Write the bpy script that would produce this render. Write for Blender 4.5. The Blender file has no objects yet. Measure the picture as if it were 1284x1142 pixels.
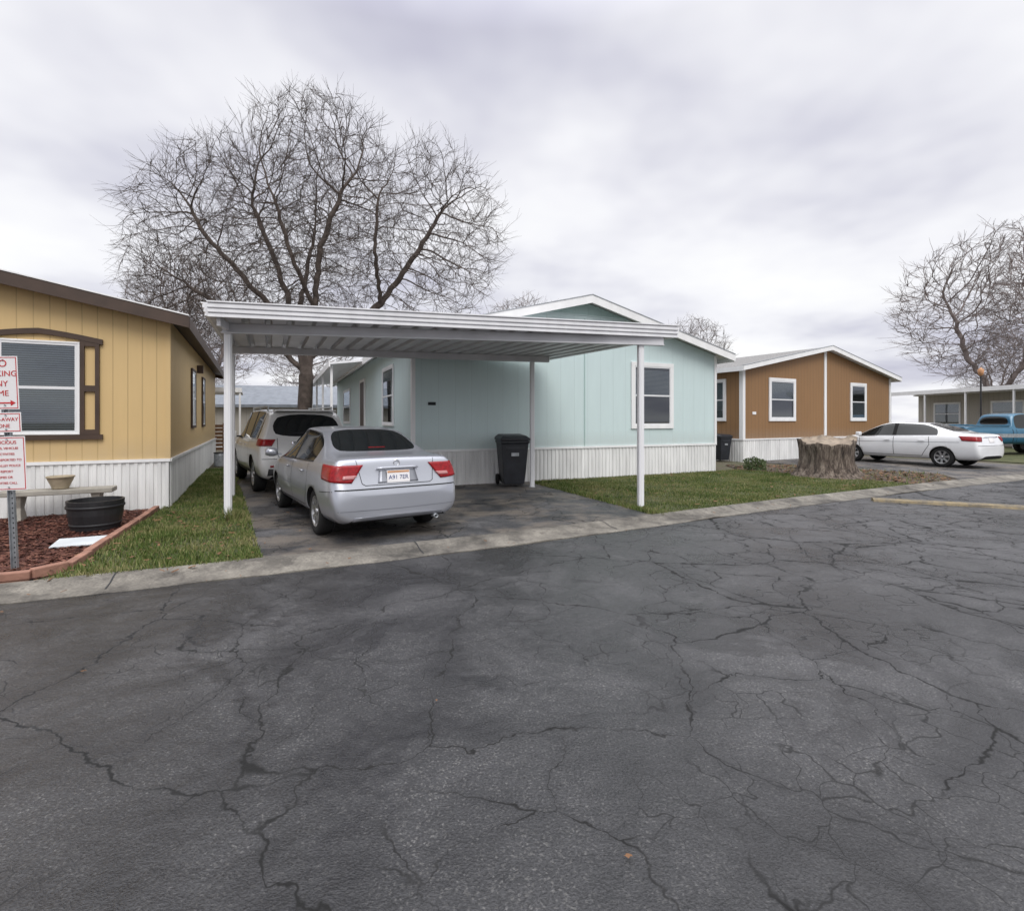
import bpy, bmesh, math, random
import numpy as np
from mathutils import Vector, Matrix, kdtree
from mathutils.bvhtree import BVHTree
R = math.radians
random.seed(7); np.random.seed(7)
scene = bpy.context.scene
COL = scene.collection

# ------------------------------------------------------------------ materials
def nt_mat(name):
    m = bpy.data.materials.new(name); m.use_nodes = True
    nt = m.node_tree; b = nt.nodes['Principled BSDF']
    return m, nt, b
def N(nt, typ, **kw):
    n = nt.nodes.new(typ)
    for k, v in kw.items():
        if k in n.bl_rna.properties: setattr(n, k, v)
        else: n.inputs[k].default_value = v
    return n
def ramp(nt, stops, fac=None, interp='LINEAR'):
    r = nt.nodes.new('ShaderNodeValToRGB'); cr = r.color_ramp; cr.interpolation = interp
    while len(cr.elements) < len(stops): cr.elements.new(0.5)
    for e, (p, c) in zip(cr.elements, stops):
        e.position = p
        e.color = (c, c, c, 1) if isinstance(c, (int, float)) else (*c, 1)
    if fac is not None: nt.links.new(fac, r.inputs[0])
    return r
def mixc(nt, fac, a, b, mode='MIX'):
    m = nt.nodes.new('ShaderNodeMix'); m.data_type = 'RGBA'; m.blend_type = mode
    for s, v in ((0, fac), (6, a), (7, b)):
        if hasattr(v, 'node'): nt.links.new(v, m.inputs[s])
        elif isinstance(v, (int, float)): m.inputs[s].default_value = v if s == 0 else (v, v, v, 1)
        else: m.inputs[s].default_value = (*v, 1)
    return m.outputs[2]
def math_(nt, op, a, b=0.0, c=None):
    m = nt.nodes.new('ShaderNodeMath'); m.operation = op
    for i, v in enumerate((a, b) if c is None else (a, b, c)):
        if hasattr(v, 'node'): nt.links.new(v, m.inputs[i])
        else: m.inputs[i].default_value = v
    return m.outputs[0]
def objco(nt):
    return nt.nodes.new('ShaderNodeTexCoord').outputs['Object']
def noise(nt, co, scale, detail=4, rough=0.55, dist=0.0, out='Fac'):
    n = N(nt, 'ShaderNodeTexNoise'); n.inputs['Scale'].default_value = scale
    n.inputs['Detail'].default_value = detail; n.inputs['Roughness'].default_value = rough
    n.inputs['Distortion'].default_value = dist
    nt.links.new(co, n.inputs['Vector']); return n.outputs[out]
def bump(nt, b, h, strength=0.3, dist=0.01):
    n = nt.nodes.new('ShaderNodeBump'); n.inputs['Strength'].default_value = strength
    n.inputs['Distance'].default_value = dist
    nt.links.new(h, n.inputs['Height']); nt.links.new(n.outputs[0], b.inputs['Normal'])
def mat(name, col, rough=0.6, metal=0.0, var=0.12, vs=3.0, bs=0.0, bscale=40, coat=0.0, spec=0.5, streak=False):
    m, nt, b = nt_mat(name)
    co = objco(nt)
    if streak:
        mp = nt.nodes.new('ShaderNodeMapping'); mp.inputs['Scale'].default_value = (1, 1, 0.15)
        nt.links.new(co, mp.inputs[0]); co2 = mp.outputs[0]
    else: co2 = co
    f = noise(nt, co2, vs, 2)
    dk = tuple(c * (1 - var) for c in col); lt = tuple(min(1, c * (1 + var)) for c in col)
    r = ramp(nt, [(0.3, dk), (0.7, lt)], f)
    nt.links.new(r.outputs[0], b.inputs['Base Color'])
    b.inputs['Roughness'].default_value = rough; b.inputs['Metallic'].default_value = metal
    b.inputs['Coat Weight'].default_value = coat; b.inputs['Coat Roughness'].default_value = 0.05
    b.inputs['Specular IOR Level'].default_value = spec
    if bs: bump(nt, b, noise(nt, co, bscale, 2), bs, 0.01)
    return m
def siding(name, col, period=0.2, groove=0.012, rough=0.6, dark=0.55, var=0.05):
    """vertical groove panel siding; pattern runs along local x+y"""
    m, nt, b = nt_mat(name); co = objco(nt)
    s = nt.nodes.new('ShaderNodeSeparateXYZ'); nt.links.new(co, s.inputs[0])
    t = math_(nt, 'ADD', s.outputs[0], s.outputs[1])
    fr = math_(nt, 'FRACT', math_(nt, 'DIVIDE', t, period))
    d = math_(nt, 'MULTIPLY', math_(nt, 'ABSOLUTE', math_(nt, 'SUBTRACT', fr, 0.5)), period)
    g = ramp(nt, [(0.0, 0), (1.0, 1)], math_(nt, 'DIVIDE', d, groove)).outputs[0]
    mp = nt.nodes.new('ShaderNodeMapping'); mp.inputs['Scale'].default_value = (1, 1, 0.12)
    nt.links.new(co, mp.inputs[0])
    f = noise(nt, mp.outputs[0], 6, 4, 0.65)
    f2 = noise(nt, co, 0.7, 2)
    base = ramp(nt, [(0.25, tuple(c*(1-2*var) for c in col)), (0.75, tuple(min(1, c*(1+var)) for c in col))],
                math_(nt, 'ADD', math_(nt, 'MULTIPLY', f, .6), math_(nt, 'MULTIPLY', f2, .4))).outputs[0]
    dz = ramp(nt, [(0, .5), (1, 0)], math_(nt, 'DIVIDE', math_(nt, 'SUBTRACT', s.outputs[2], .82), .45)).outputs[0]
    base = mixc(nt, math_(nt, 'MULTIPLY', dz, f), base, (.30, .27, .23))
    c = mixc(nt, g, tuple(x*dark for x in col), base)
    nt.links.new(c, b.inputs['Base Color']); b.inputs['Roughness'].default_value = rough
    bump(nt, b, g, 0.5, 0.008)
    return m
def glass_mat(name='window_glass', tint=(0.55, 0.6, 0.62)):
    m = bpy.data.materials.new(name); m.use_nodes = True; nt = m.node_tree
    nt.nodes.clear(); out = nt.nodes.new('ShaderNodeOutputMaterial')
    tr = N(nt, 'ShaderNodeBsdfTransparent'); tr.inputs[0].default_value = (*tint, 1)
    gl = N(nt, 'ShaderNodeBsdfGlossy'); gl.inputs['Roughness'].default_value = 0.02
    gl.inputs['Color'].default_value = (.9, .95, 1, 1)
    fr = N(nt, 'ShaderNodeFresnel'); fr.inputs[0].default_value = 1.6
    f = math_(nt, 'ADD', fr.outputs[0], 0.06)
    mx = nt.nodes.new('ShaderNodeMixShader')
    nt.links.new(f, mx.inputs[0]); nt.links.new(tr.outputs[0], mx.inputs[1]); nt.links.new(gl.outputs[0], mx.inputs[2])
    nt.links.new(mx.outputs[0], out.inputs[0]); return m

M = {}
M['white'] = mat('white_trim', (.80, .80, .80), .45, var=.06, streak=True)
M['whitemetal'] = mat('white_metal', (.76, .76, .78), .35, var=.08, vs=4, streak=True)
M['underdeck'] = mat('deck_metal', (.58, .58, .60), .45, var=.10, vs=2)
M['skirt'] = mat('skirt_vinyl', (.74, .74, .73), .5, var=.14, vs=5, streak=True)
M['mint'] = siding('mint_siding', (.575, .690, .690), 0.405, .009, dark=.86, var=.035)
M['mintdark'] = siding('mint_shade_seam', (.38, .51, .49), 0.405, .009, dark=.78, var=.04)  # darkened mint: painted overhang shade on the gable, also the wall seam
M['yellow'] = siding('yellow_siding', (.64, .455, .215), 0.203, .011, dark=.72, var=.04)
M['orange'] = siding('orange_siding', (.265, .145, .062), 0.203, .013, dark=.6, var=.06)
M['beige'] = siding('beige_siding', (.42, .39, .34), 0.3, .014, dark=.6, var=.07)
M['brown'] = mat('brown_trim', (.055, .032, .021), .55, var=.2)
M['shingle'] = mat('shingles', (.23, .225, .22), .9, var=.3, vs=14, bs=.5, bscale=60)
M['greyroof'] = mat('grey_roof', (.22, .24, .27), .7, var=.15)
M['sashw'] = mat('sash_white', (.72, .73, .74), .4, var=.04)
M['dark'] = mat('dark_interior', (.02, .022, .026), .8)
M['blind'] = mat('blind_slats', (.60, .63, .67), .6, var=.05)
M['glass'] = glass_mat()
M['black'] = mat('black_plastic', (.018, .018, .02), .5, var=.25, bs=.1, bscale=30)
M['bin'] = mat('bin_plastic', (.016, .018, .024), .45, var=.3, vs=4)
M['rubber'] = mat('tyre_rubber', (.018, .018, .018), .85, var=.2, spec=.25)
M['alloy'] = mat('alloy', (.42, .42, .43), .32, .8, var=.08)
M['alloyd'] = mat('alloy_dark', (.10, .10, .105), .4, .6)
M['well'] = mat('wheel_well', (.008, .008, .008), .9)
M['carglass'] = mat('car_glass', (.008, .010, .011), .04, var=.05, spec=.7)
M['silver'] = mat('silver_paint', (.41, .425, .47), .30, .6, var=.03, vs=1.5, coat=.6)
M['silverd'] = mat('silver_shade', (.27, .28, .31), .35, .6)  # darker silver: shade of creases and plate recess as colour; also the valance
M['champ'] = mat('champagne_paint', (.66, .655, .64), .30, .15, var=.03, vs=1.5, coat=.8)
M['carwhite'] = mat('white_paint', (.78, .79, .80), .3, 0, var=.02, coat=1)
M['teal'] = mat('teal_paint', (.02, .12, .21), .35, .1, var=.1, coat=.6)
M['red'] = mat('tail_red', (.24, .004, .007), .28, var=.3, vs=30, coat=.2, spec=.3)
M['redlight'] = mat('tail_clear', (.42, .18, .18), .2, var=.1, coat=.3)
M['clear'] = mat('lamp_clear', (.6, .62, .65), .1, .3, coat=1)
M['chrome'] = mat('chrome', (.7, .7, .72), .12, 1)
M['galv'] = mat('galvanised', (.36, .38, .40), .45, .6, var=.2, vs=12)
M['signw'] = mat('sign_white', (.76, .74, .74), .4, var=.03)
M['signr'] = mat('sign_red', (.50, .025, .03), .4, var=.06)
M['navy'] = mat('plate_navy', (.03, .05, .18), .4)
M['orangep'] = mat('plate_orange', (.5, .25, .12), .4)
M['terracotta'] = mat('edger_brick', (.29, .150, .108), .85, var=.25, vs=5, bs=.4)
M['concrete2'] = mat('cast_concrete', (.32, .30, .26), .85, var=.15, vs=6, bs=.3)
M['urn'] = mat('urn', (.36, .30, .21), .8, var=.2, vs=8, bs=.3)
M['wood'] = mat('deck_wood', (.20, .105, .055), .75, var=.25, vs=6)
M['paper'] = mat('plaque', (.60, .64, .66), .5, var=.08)
M['bark'] = mat('bark', (.080, .062, .052), .9, var=.35, vs=5, bs=.5, bscale=14)
M['barkfar'] = mat('bark_far', (.16, .13, .12), .9, var=.2, vs=2)
M['leaf'] = mat('dead_leaf', (.15, .075, .035), .8, var=.5, vs=3)
M['shrub'] = mat('shrub_leaf', (.07, .10, .035), .7, var=.3)

# ------------------------------------------------------------------ helpers
def empty(name, loc=(0, 0, 0), rz=0.0, parent=None):
    e = bpy.data.objects.new(name, None); e.empty_display_size = .3
    e.location = loc; e.rotation_euler = (0, 0, rz); COL.objects.link(e)
    if parent: e.parent = parent
    return e
def mk(name, verts, faces, mats, parent=None, idx=None, smooth=False, bev=0.0, loc=None, rz=None, fixn=True):
    me = bpy.data.meshes.new(name)
    me.from_pydata([tuple(v) for v in verts], [], faces)
    if not isinstance(mats, (list, tuple)): mats = [mats]
    for m in mats: me.materials.append(m)
    if idx is not None: me.polygons.foreach_set('material_index', idx)
    if fixn:
        bm = bmesh.new(); bm.from_mesh(me); bmesh.ops.recalc_face_normals(bm, faces=bm.faces); bm.to_mesh(me); bm.free()
    if smooth: me.polygons.foreach_set('use_smooth', [True] * len(me.polygons))
    me.update()
    o = bpy.data.objects.new(name, me); COL.objects.link(o)
    if parent: o.parent = parent
    if loc: o.location = loc
    if rz: o.rotation_euler = (0, 0, rz)
    if bev:
        b = o.modifiers.new('bev', 'BEVEL'); b.width = bev; b.segments = 2; b.limit_method = 'ANGLE'
    return o
def box(name, x0, x1, y0, y1, z0, z1, m, parent=None, bev=0.0):
    v = [(x0,y0,z0),(x1,y0,z0),(x1,y1,z0),(x0,y1,z0),(x0,y0,z1),(x1,y0,z1),(x1,y1,z1),(x0,y1,z1)]
    f = [(0,3,2,1),(4,5,6,7),(0,1,5,4),(1,2,6,5),(2,3,7,6),(3,0,4,7)]
    return mk(name, v, f, m, parent, bev=bev, fixn=False)
def boxes(name, lst, m, parent=None, bev=0.0):
    V = []; F = []
    for (x0,x1,y0,y1,z0,z1) in lst:
        n = len(V)
        V += [(x0,y0,z0),(x1,y0,z0),(x1,y1,z0),(x0,y1,z0),(x0,y0,z1),(x1,y0,z1),(x1,y1,z1),(x0,y1,z1)]
        F += [tuple(n+i for i in f) for f in [(0,3,2,1),(4,5,6,7),(0,1,5,4),(1,2,6,5),(2,3,7,6),(3,0,4,7)]]
    return mk(name, V, F, m, parent, bev=bev, fixn=False)
def beam(name, p0, p1, w, h, m, parent=None, bev=0.0):
    p0, p1 = Vector(p0), Vector(p1); d = (p1-p0); dh = Vector((d.x, d.y, 0)).normalized()
    s = Vector((-dh.y, dh.x, 0)) * w/2; dn = Vector((0,0,-h))
    v = [p0-s, p0+s, p1+s, p1-s, p0-s+dn, p0+s+dn, p1+s+dn, p1-s+dn]
    f = [(0,1,2,3),(7,6,5,4),(0,4,5,1),(1,5,6,2),(2,6,7,3),(3,7,4,0)]
    return mk(name, v, f, m, parent, bev=bev)
def lathe(name, prof, m, parent=None, n=32, loc=(0,0,0), axis='z', smooth=True, idx=None, cap=False):
    V = []; F = []; I = []
    for (r, z) in prof:
        for i in range(n):
            a = 2*math.pi*i/n
            if axis == 'z': V.append((loc[0]+r*math.cos(a), loc[1]+r*math.sin(a), loc[2]+z))
            elif axis == 'x': V.append((loc[0]+z, loc[1]+r*math.cos(a), loc[2]+r*math.sin(a)))
            else: V.append((loc[0]+r*math.cos(a), loc[1]+z, loc[2]+r*math.sin(a)))
    for k in range(len(prof)-1):
        for i in range(n):
            j = (i+1) % n
            F.append((k*n+i, k*n+j, (k+1)*n+j, (k+1)*n+i)); I.append(idx[k] if idx else 0)
    if cap:
        F.append(tuple(range(n))); F.append(tuple((len(prof)-1)*n+i for i in range(n))); I += [0, 0]
    return mk(name, V, F, m, parent, idx=I, smooth=smooth)
def sheet(name, pts, z, m):
    v = [(x, y, z) for x, y in pts]
    me = bpy.data.meshes.new(name); bm = bmesh.new()
    vs = [bm.verts.new(p) for p in v]; f = bm.faces.new(vs)
    bmesh.ops.triangulate(bm, faces=[f]); bmesh.ops.recalc_face_normals(bm, faces=bm.faces)
    for f in bm.faces:
        if f.normal.z < 0: f.normal_flip()
    bm.to_mesh(me); bm.free(); me.materials.append(m)
    o = bpy.data.objects.new(name, me); COL.objects.link(o); return o
def in_poly(P, poly):
    x, y = P[:, 0], P[:, 1]; c = np.zeros(len(P), bool); n = len(poly)
    for i in range(n):
        x1, y1 = poly[i]; x2, y2 = poly[(i+1) % n]
        if y1 == y2: continue
        t = ((y1 > y) != (y2 > y)) & (x < (x2-x1)*(y-y1)/(y2-y1)+x1); c ^= t
    return c
def sample(poly, dens):
    a = np.array(poly); lo, hi = a.min(0), a.max(0)
    n = int((hi-lo).prod()*dens); P = np.random.rand(n, 2)*(hi-lo)+lo
    return P[in_poly(P, poly)]

# ------------------------------------------------------------------ ground materials
def asphalt(name, base=.05, light=.11, wear=True, dirt=False):
    m, nt, b = nt_mat(name); co = objco(nt)
    def warp(src, sc, amt, det):
        vm = nt.nodes.new('ShaderNodeVectorMath'); vm.operation = 'MULTIPLY_ADD'
        nt.links.new(noise(nt, co, sc, det, .6, 0, 'Color'), vm.inputs[0]); vm.inputs[1].default_value = (amt, amt, 0)
        nt.links.new(src, vm.inputs[2]); return vm.outputs[0]
    wc = warp(co, 1.3, .65, 5)
    wc2 = warp(co, 4.0, .28, 2)
    def vor(scale, vec):
        v = N(nt, 'ShaderNodeTexVoronoi'); v.feature = 'DISTANCE_TO_EDGE'; v.inputs['Scale'].default_value = scale
        nt.links.new(vec, v.inputs['Vector']); return v.outputs['Distance']
    mid = noise(nt, co, .9, 5, .68, .5)
    big = noise(nt, co, .30, 2, .6)
    wob = math_(nt, 'POWER', noise(nt, co, 4.5, 1), 2.3)
    s = nt.nodes.new('ShaderNodeSeparateXYZ'); nt.links.new(co, s.inputs[0])
    rightm = ramp(nt, [(.0, 0), (1, 1)], math_(nt, 'DIVIDE', s.outputs[0], 5.0)).outputs[0]
    v1 = vor(.60, wc); v2 = vor(1.55, wc); v3 = vor(4.2, wc2)
    wid = math_(nt, 'ADD', 1.0, math_(nt, 'MULTIPLY', rightm, 1.1))
    def line(v, w):
        d = math_(nt, 'DIVIDE', v, math_(nt, 'MULTIPLY', math_(nt, 'MULTIPLY', wob, w), wid))
        return ramp(nt, [(.3, 1), (1, 0)], d).outputs[0]
    nm = noise(nt, co, .75, 3, .6)
    mA = ramp(nt, [(.34, .0), (.45, 1)], nm).outputs[0]
    mB = ramp(nt, [(.43, 0), (.54, 1)], math_(nt, 'ADD', nm, math_(nt, 'MULTIPLY', rightm, .07))).outputs[0]
    sA = nt.nodes.new('ShaderNodeVectorMath'); sA.operation = 'ADD'; nt.links.new(co, sA.inputs[0]); sA.inputs[1].default_value = (17, 5, 0)
    nm2 = noise(nt, sA.outputs[0], .9, 2, .6)
    mC = ramp(nt, [(.47, 0), (.57, 1)], math_(nt, 'ADD', nm2, math_(nt, 'MULTIPLY', rightm, .05))).outputs[0]
    if not wear: mC = math_(nt, 'MULTIPLY', mC, .6)
    crack = math_(nt, 'MAXIMUM', math_(nt, 'MULTIPLY', line(v1, .022), mA), math_(nt, 'MULTIPLY', line(v2, .032), mB))
    crack = math_(nt, 'MAXIMUM', crack, math_(nt, 'MULTIPLY', math_(nt, 'MULTIPLY', line(v3, .062), mC), .75))
    halo = math_(nt, 'MULTIPLY', math_(nt, 'MULTIPLY', ramp(nt, [(0, 1), (.11, .0)], v1).outputs[0], mA), ramp(nt, [(.35, 0), (.6, 1)], nm2).outputs[0])
    halo2 = math_(nt, 'MULTIPLY', ramp(nt, [(0, 1), (.10, .0)], v2).outputs[0], mB)
    grain = noise(nt, co, 85, 2, .75)
    ag = N(nt, 'ShaderNodeTexVoronoi'); ag.inputs['Scale'].default_value = 125; nt.links.new(co, ag.inputs['Vector'])
    sp = nt.nodes.new('ShaderNodeSeparateColor'); nt.links.new(ag.outputs['Color'], sp.inputs[0])
    stone = math_(nt, 'MULTIPLY', ramp(nt, [(.82, 0), (.97, 1)], sp.outputs[0]).outputs[0], ramp(nt, [(.38, 0), (.62, 1)], mid).outputs[0])
    tone = math_(nt, 'ADD', math_(nt, 'MULTIPLY', big, .35), math_(nt, 'MULTIPLY', mid, .65))
    if wear: tone = math_(nt, 'ADD', tone, math_(nt, 'MULTIPLY', rightm, .08))
    bc = ramp(nt, [(.37, (base*.40, base*.40, base*.44)), (.50, (base*1.0, base*1.0, base*1.06)), (.66, (light, light*.99, light*1.04))], tone).outputs[0]
    bc = mixc(nt, math_(nt, 'MULTIPLY', stone, .5), bc, (.20, .195, .185))
    bc = mixc(nt, .85, bc, ramp(nt, [(.28, .30), (.5, .95), (.74, 1.9)], grain).outputs[0], 'MULTIPLY')
    bc = mixc(nt, math_(nt, 'MULTIPLY', halo, .6), bc, (.012, .012, .014))
    bc = mixc(nt, math_(nt, 'MULTIPLY', halo2, .4), bc, (.015, .015, .017))
    patch = ramp(nt, [(.54, 0), (.61, 1)], noise(nt, wc2, .8, 4, .72, .8)).outputs[0]
    bc = mixc(nt, math_(nt, 'MULTIPLY', patch, .65), bc, (.012, .012, .014))
    if dirt:
        dm = ramp(nt, [(.45, 0), (.60, 1)], noise(nt, co, 1.1, 4, .7)).outputs[0]
        bc = mixc(nt, math_(nt, 'MULTIPLY', dm, .7), bc, (.17, .145, .12))
    bc = mixc(nt, math_(nt, 'MULTIPLY', crack, .92), bc, (.004, .004, .004))
    nt.links.new(bc, b.inputs['Base Color'])
    rr = ramp(nt, [(.35, .24), (.65, .52)], mid).outputs[0] if wear else ramp(nt, [(.35, .45), (.65, .75)], mid).outputs[0]
    if wear: rr = mixc(nt, math_(nt, 'MULTIPLY', patch, .7), rr, .20)
    rr = mixc(nt, crack, rr, .95)
    nt.links.new(rr, b.inputs['Roughness'])
    h = math_(nt, 'ADD', math_(nt, 'MULTIPLY', grain, .7), math_(nt, 'MULTIPLY', noise(nt, co, 9, 1), 1.3))
    bump(nt, b, h, .8, .012)
    return m
M['road'] = asphalt('road_asphalt', .034, .070)
M['drive'] = asphalt('driveway_asphalt', .055, .12, wear=False, dirt=True)
def soil(name, a, b_, c, s1=1.2):
    m, nt, b = nt_mat(name); co = objco(nt)
    f = noise(nt, co, s1, 5, .7); g = noise(nt, co, 30, 2, .7)
    t = math_(nt, 'ADD', math_(nt, 'MULTIPLY', f, .6), math_(nt, 'MULTIPLY', g, .4))
    nt.links.new(ramp(nt, [(.36, a), (.5, b_), (.64, c)], t).outputs[0], b.inputs['Base Color'])
    b.inputs['Roughness'].default_value = .95; bump(nt, b, g, .8, .03); return m
M['terrain'] = soil('terrain', (.06, .06, .03), (.12, .10, .06), (.17, .15, .10), .3)
M['lot'] = soil('lot_soil', (.055, .045, .03), (.10, .085, .055), (.06, .08, .03), .9)
M['lawn'] = soil('lawn_soil', (.030, .040, .012), (.060, .070, .022), (.12, .105, .05), 1.5)
M['bedsoil'] = soil('bed_soil', (.03, .022, .016), (.07, .052, .038), (.13, .10, .07), 3)
M['mulch'] = soil('mulch', (.030, .008, .006), (.065, .020, .014), (.11, .042, .028), 9)
def concrete():
    m, nt, b = nt_mat('curb_concrete'); co = objco(nt)
    f = noise(nt, co, 1.2, 6, .72); g = noise(nt, co, 45, 2, .7)
    c = ramp(nt, [(.34, (.055, .050, .044)), (.5, (.155, .142, .122)), (.66, (.26, .24, .205))], f).outputs[0]
    c = mixc(nt, .7, c, ramp(nt, [(.2, .5), (.8, 1.4)], g).outputs[0], 'MULTIPLY')
    st = ramp(nt, [(.52, 0), (.62, 1)], noise(nt, co, 2.6, 5, .75)).outputs[0]
    c = mixc(nt, math_(nt, 'MULTIPLY', st, .55), c, (.05, .045, .04))
    nt.links.new(c, b.inputs['Base Color']); b.inputs['Roughness'].default_value = .85
    bump(nt, b, g, .5, .01); return m
M['curb'] = concrete()
def ypaint():
    m, nt, b = nt_mat('worn_yellow'); co = objco(nt)
    f = ramp(nt, [(.42, 0), (.58, 1)], noise(nt, co, 7, 5, .8)).outputs[0]
    nt.links.new(mixc(nt, f, (.24, .19, .11), (.14, .12, .09)), b.inputs['Base Color'])
    b.inputs['Roughness'].default_value = .8; bump(nt, b, noise(nt, co, 50, 2), .5, .01); return m
M['ypaint'] = ypaint()
def grassm(name, cols):
    m, nt, b = nt_mat(name); co = objco(nt)
    g = nt.nodes.new('ShaderNodeNewGeometry')
    t = math_(nt, 'ADD', math_(nt, 'MULTIPLY', g.outputs['Random Per Island'], .40), math_(nt, 'MULTIPLY', noise(nt, co, 1.3, 2), .70))
    nt.links.new(ramp(nt, [(.28, cols[0]), (.5, cols[1]), (.74, cols[2])], t).outputs[0], b.inputs['Base Color'])
    b.inputs['Roughness'].default_value = .65; b.inputs['Specular IOR Level'].default_value = .25; return m
M['blade'] = grassm('grass_blade', [(.040, .070, .014), (.090, .135, .028), (.24, .22, .10)])
M['chip'] = grassm('mulch_chip', [(.026, .008, .006), (.075, .022, .015), (.18, .08, .055)])

# ------------------------------------------------------------------ ground layout
CF = [(-60, -21.7), (-14, -.2), (-4.4, 4.30), (-2.2, 5.30), (0, 6.38), (2.2, 7.62), (4.6, 9.0), (7.1, 10.35), (10.2, 11.97), (13.3, 13.5), (26, 19.7), (70, 41)]
def offs(pts, d):
    out = []
    for i, p in enumerate(pts):
        a = Vector(pts[max(0, i-1)]); c = Vector(pts[min(len(pts)-1, i+1)]); t = (c-a).normalized()
        out.append((p[0]-t.y*d, p[1]+t.x*d))
    return out
sheet('ground', [(-400, -400), (400, -400), (400, 400), (-400, 400)], -.03, M['terrain'])
sheet('road', CF + [(70, -70), (-60, -70)], 0, M['road'])
sheet('lot_ground', offs(CF, .45) + [(90, 120), (-90, 120)], .02, M['lot'])
def curb():
    prof = [(0, -.01), (0, .006), (.10, .010), (.26, .022), (.36, .052), (.44, .064), (.50, .064), (.50, -.02)]
    P = []
    for i in range(len(CF)-1):
        a, b_ = Vector(CF[i]), Vector(CF[i+1]); n = max(1, int((b_-a).length/.25)) if abs(a.x) < 15 else 1
        for k in range(n): P.append(a.lerp(b_, k/n))
    P.append(Vector(CF[-1])); V = []; F = []
    rng = random.Random(3); w0 = 0
    for i, p in enumerate(P):
        t = (P[min(i+1, len(P)-1)]-P[max(0, i-1)]).normalized(); nx = Vector((-t.y, t.x))
        w0 = w0*.7+rng.uniform(-.03, .03); jj = w0+.02
        for k, (d, z) in enumerate(prof):
            j = jj if k in (0, 1) else rng.uniform(-.006, .006)
            q = p+nx*(d+j); V.append((q.x, q.y, z+rng.uniform(-.002, .002)))
    n = len(prof)
    for i in range(len(P)-1):
        for k in range(n-1): F.append((i*n+k, (i+1)*n+k, (i+1)*n+k+1, i*n+k+1))
    o = mk('curb', V, F, M['curb'], smooth=False)
    for i in range(2, len(P)-1, 11):
        p = P[i]
        if p.x < -8 or p.x > 24: continue
        t = (P[i+1]-P[i-1]).normalized(); nx = Vector((-t.y, t.x)); tt = t*.006
        V2 = []
        for (dd, z) in prof[2:7]:
            q = p+nx*dd; V2.append((q.x-tt.x, q.y-tt.y, z+.006)); V2.append((q.x+tt.x, q.y+tt.y, z+.006))
        F2 = [(2*k, 2*k+1, 2*k+3, 2*k+2) for k in range(4)]
        mk('joint', V2, F2, M['dark'], parent=o)
curb()
pad = [(-2.72, 5.55), (0.0, 6.86), (2.35, 8.20), (.45, 12.9), (-2.2, 12.0), (-8.2, 25.5), (-11.8, 24.5), (-6.35, 12.0)]
sheet('driveway', pad, .030, M['drive'])
lawn1 = [(2.45, 8.26), (4.35, 9.40), (6.9, 10.83), (9.5, 12.2), (8.6, 13.6), (6.9, 15.9), (5.9, 15.35), (.55, 12.85)]
lawn2 = [(-2.80, 5.52), (-4.35, 4.82), (-4.55, 5.5), (-6.02, 8.95), (-9.6, 16.0), (-8.4, 16.2), (-6.40, 12.0), (-4.15, 8.0)]
sheet('lawn', lawn1, .045, M['lawn'])
sheet('lawn', lawn2, .045, M['lawn'])
bed = [(9.55, 12.2), (11.3, 13.1), (12.0, 14.6), (9.6, 17.6), (7.2, 17.5), (7.0, 15.9), (8.7, 13.6)]
sheet('planting_bed', bed, .040, M['bedsoil'])
drive2 = [(11.4, 13.12), (13.1, 13.98), (18.2, 16.5), (12, 27), (6, 24), (9.7, 17.6), (12.1, 14.6)]
sheet('driveway', drive2, .030, M['drive'])
mulchp = [(-4.55, 4.95), (-9.0, 2.85), (-14, 4.0), (-11.8, 6.0), (-6.02, 8.9), (-4.62, 5.5)]
sheet('mulch_bed', mulchp, .042, M['mulch'])
farlawn = [(18.6, 16.8), (40, 27), (40, 34), (16, 24)]
sheet('lawn', farlawn, .045, M['lawn'])

def blades(name, polys, dens, h, m, z=.045):
    P = np.vstack([sample(p, dens) for p in polys]); n = len(P)
    dn = .5+.5*np.sin(P[:, 0]*3.3+2*np.sin(P[:, 1]*2.3))*np.sin(P[:, 1]*3.9+1.7*np.sin(P[:, 0]*1.9))
    P = P[np.random.rand(n) < .40+.80*dn]; n = len(P)
    a = np.random.rand(n)*2*np.pi; w = .005+.006*np.random.rand(n); hh = h*(.4+.9*np.random.rand(n))
    hh *= .8+.3*np.sin(P[:, 0]*2.1+1.3*np.sin(P[:, 1]*1.7))*np.cos(P[:, 1]*1.9)
    lean = (np.random.rand(n)*.9)*hh; la = np.random.rand(n)*2*np.pi
    V = np.zeros((n, 3, 3))
    V[:, 0, 0] = P[:, 0]+np.cos(a)*w; V[:, 0, 1] = P[:, 1]+np.sin(a)*w
    V[:, 1, 0] = P[:, 0]-np.cos(a)*w; V[:, 1, 1] = P[:, 1]-np.sin(a)*w
    V[:, 2, 0] = P[:, 0]+np.cos(la)*lean; V[:, 2, 1] = P[:, 1]+np.sin(la)*lean
    V[:, :2, 2] = z-.01; V[:, 2, 2] = z+hh
    me = bpy.data.meshes.new(name); me.vertices.add(3*n); me.loops.add(3*n); me.polygons.add(n)
    me.vertices.foreach_set('co', V.reshape(-1)); me.loops.foreach_set('vertex_index', np.arange(3*n))
    me.polygons.foreach_set('loop_start', np.arange(n)*3); me.polygons.foreach_set('loop_total', np.full(n, 3))
    me.materials.append(m); me.update(); me.validate()
    o = bpy.data.objects.new(name, me); COL.objects.link(o); return o
blades('grass', [lawn1], 2300, .042, M['blade'])
blades('grass', [lawn2], 2800, .055, M['blade'])
blades('grass', [[(-2.70,5.62),(-2.86,5.55),(-6.45,12.0),(-6.3,12.0)], [(2.35,8.1),(2.5,8.3),(.6,12.7),(.42,12.7)]], 3000, .07, M['blade'], .035)
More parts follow.
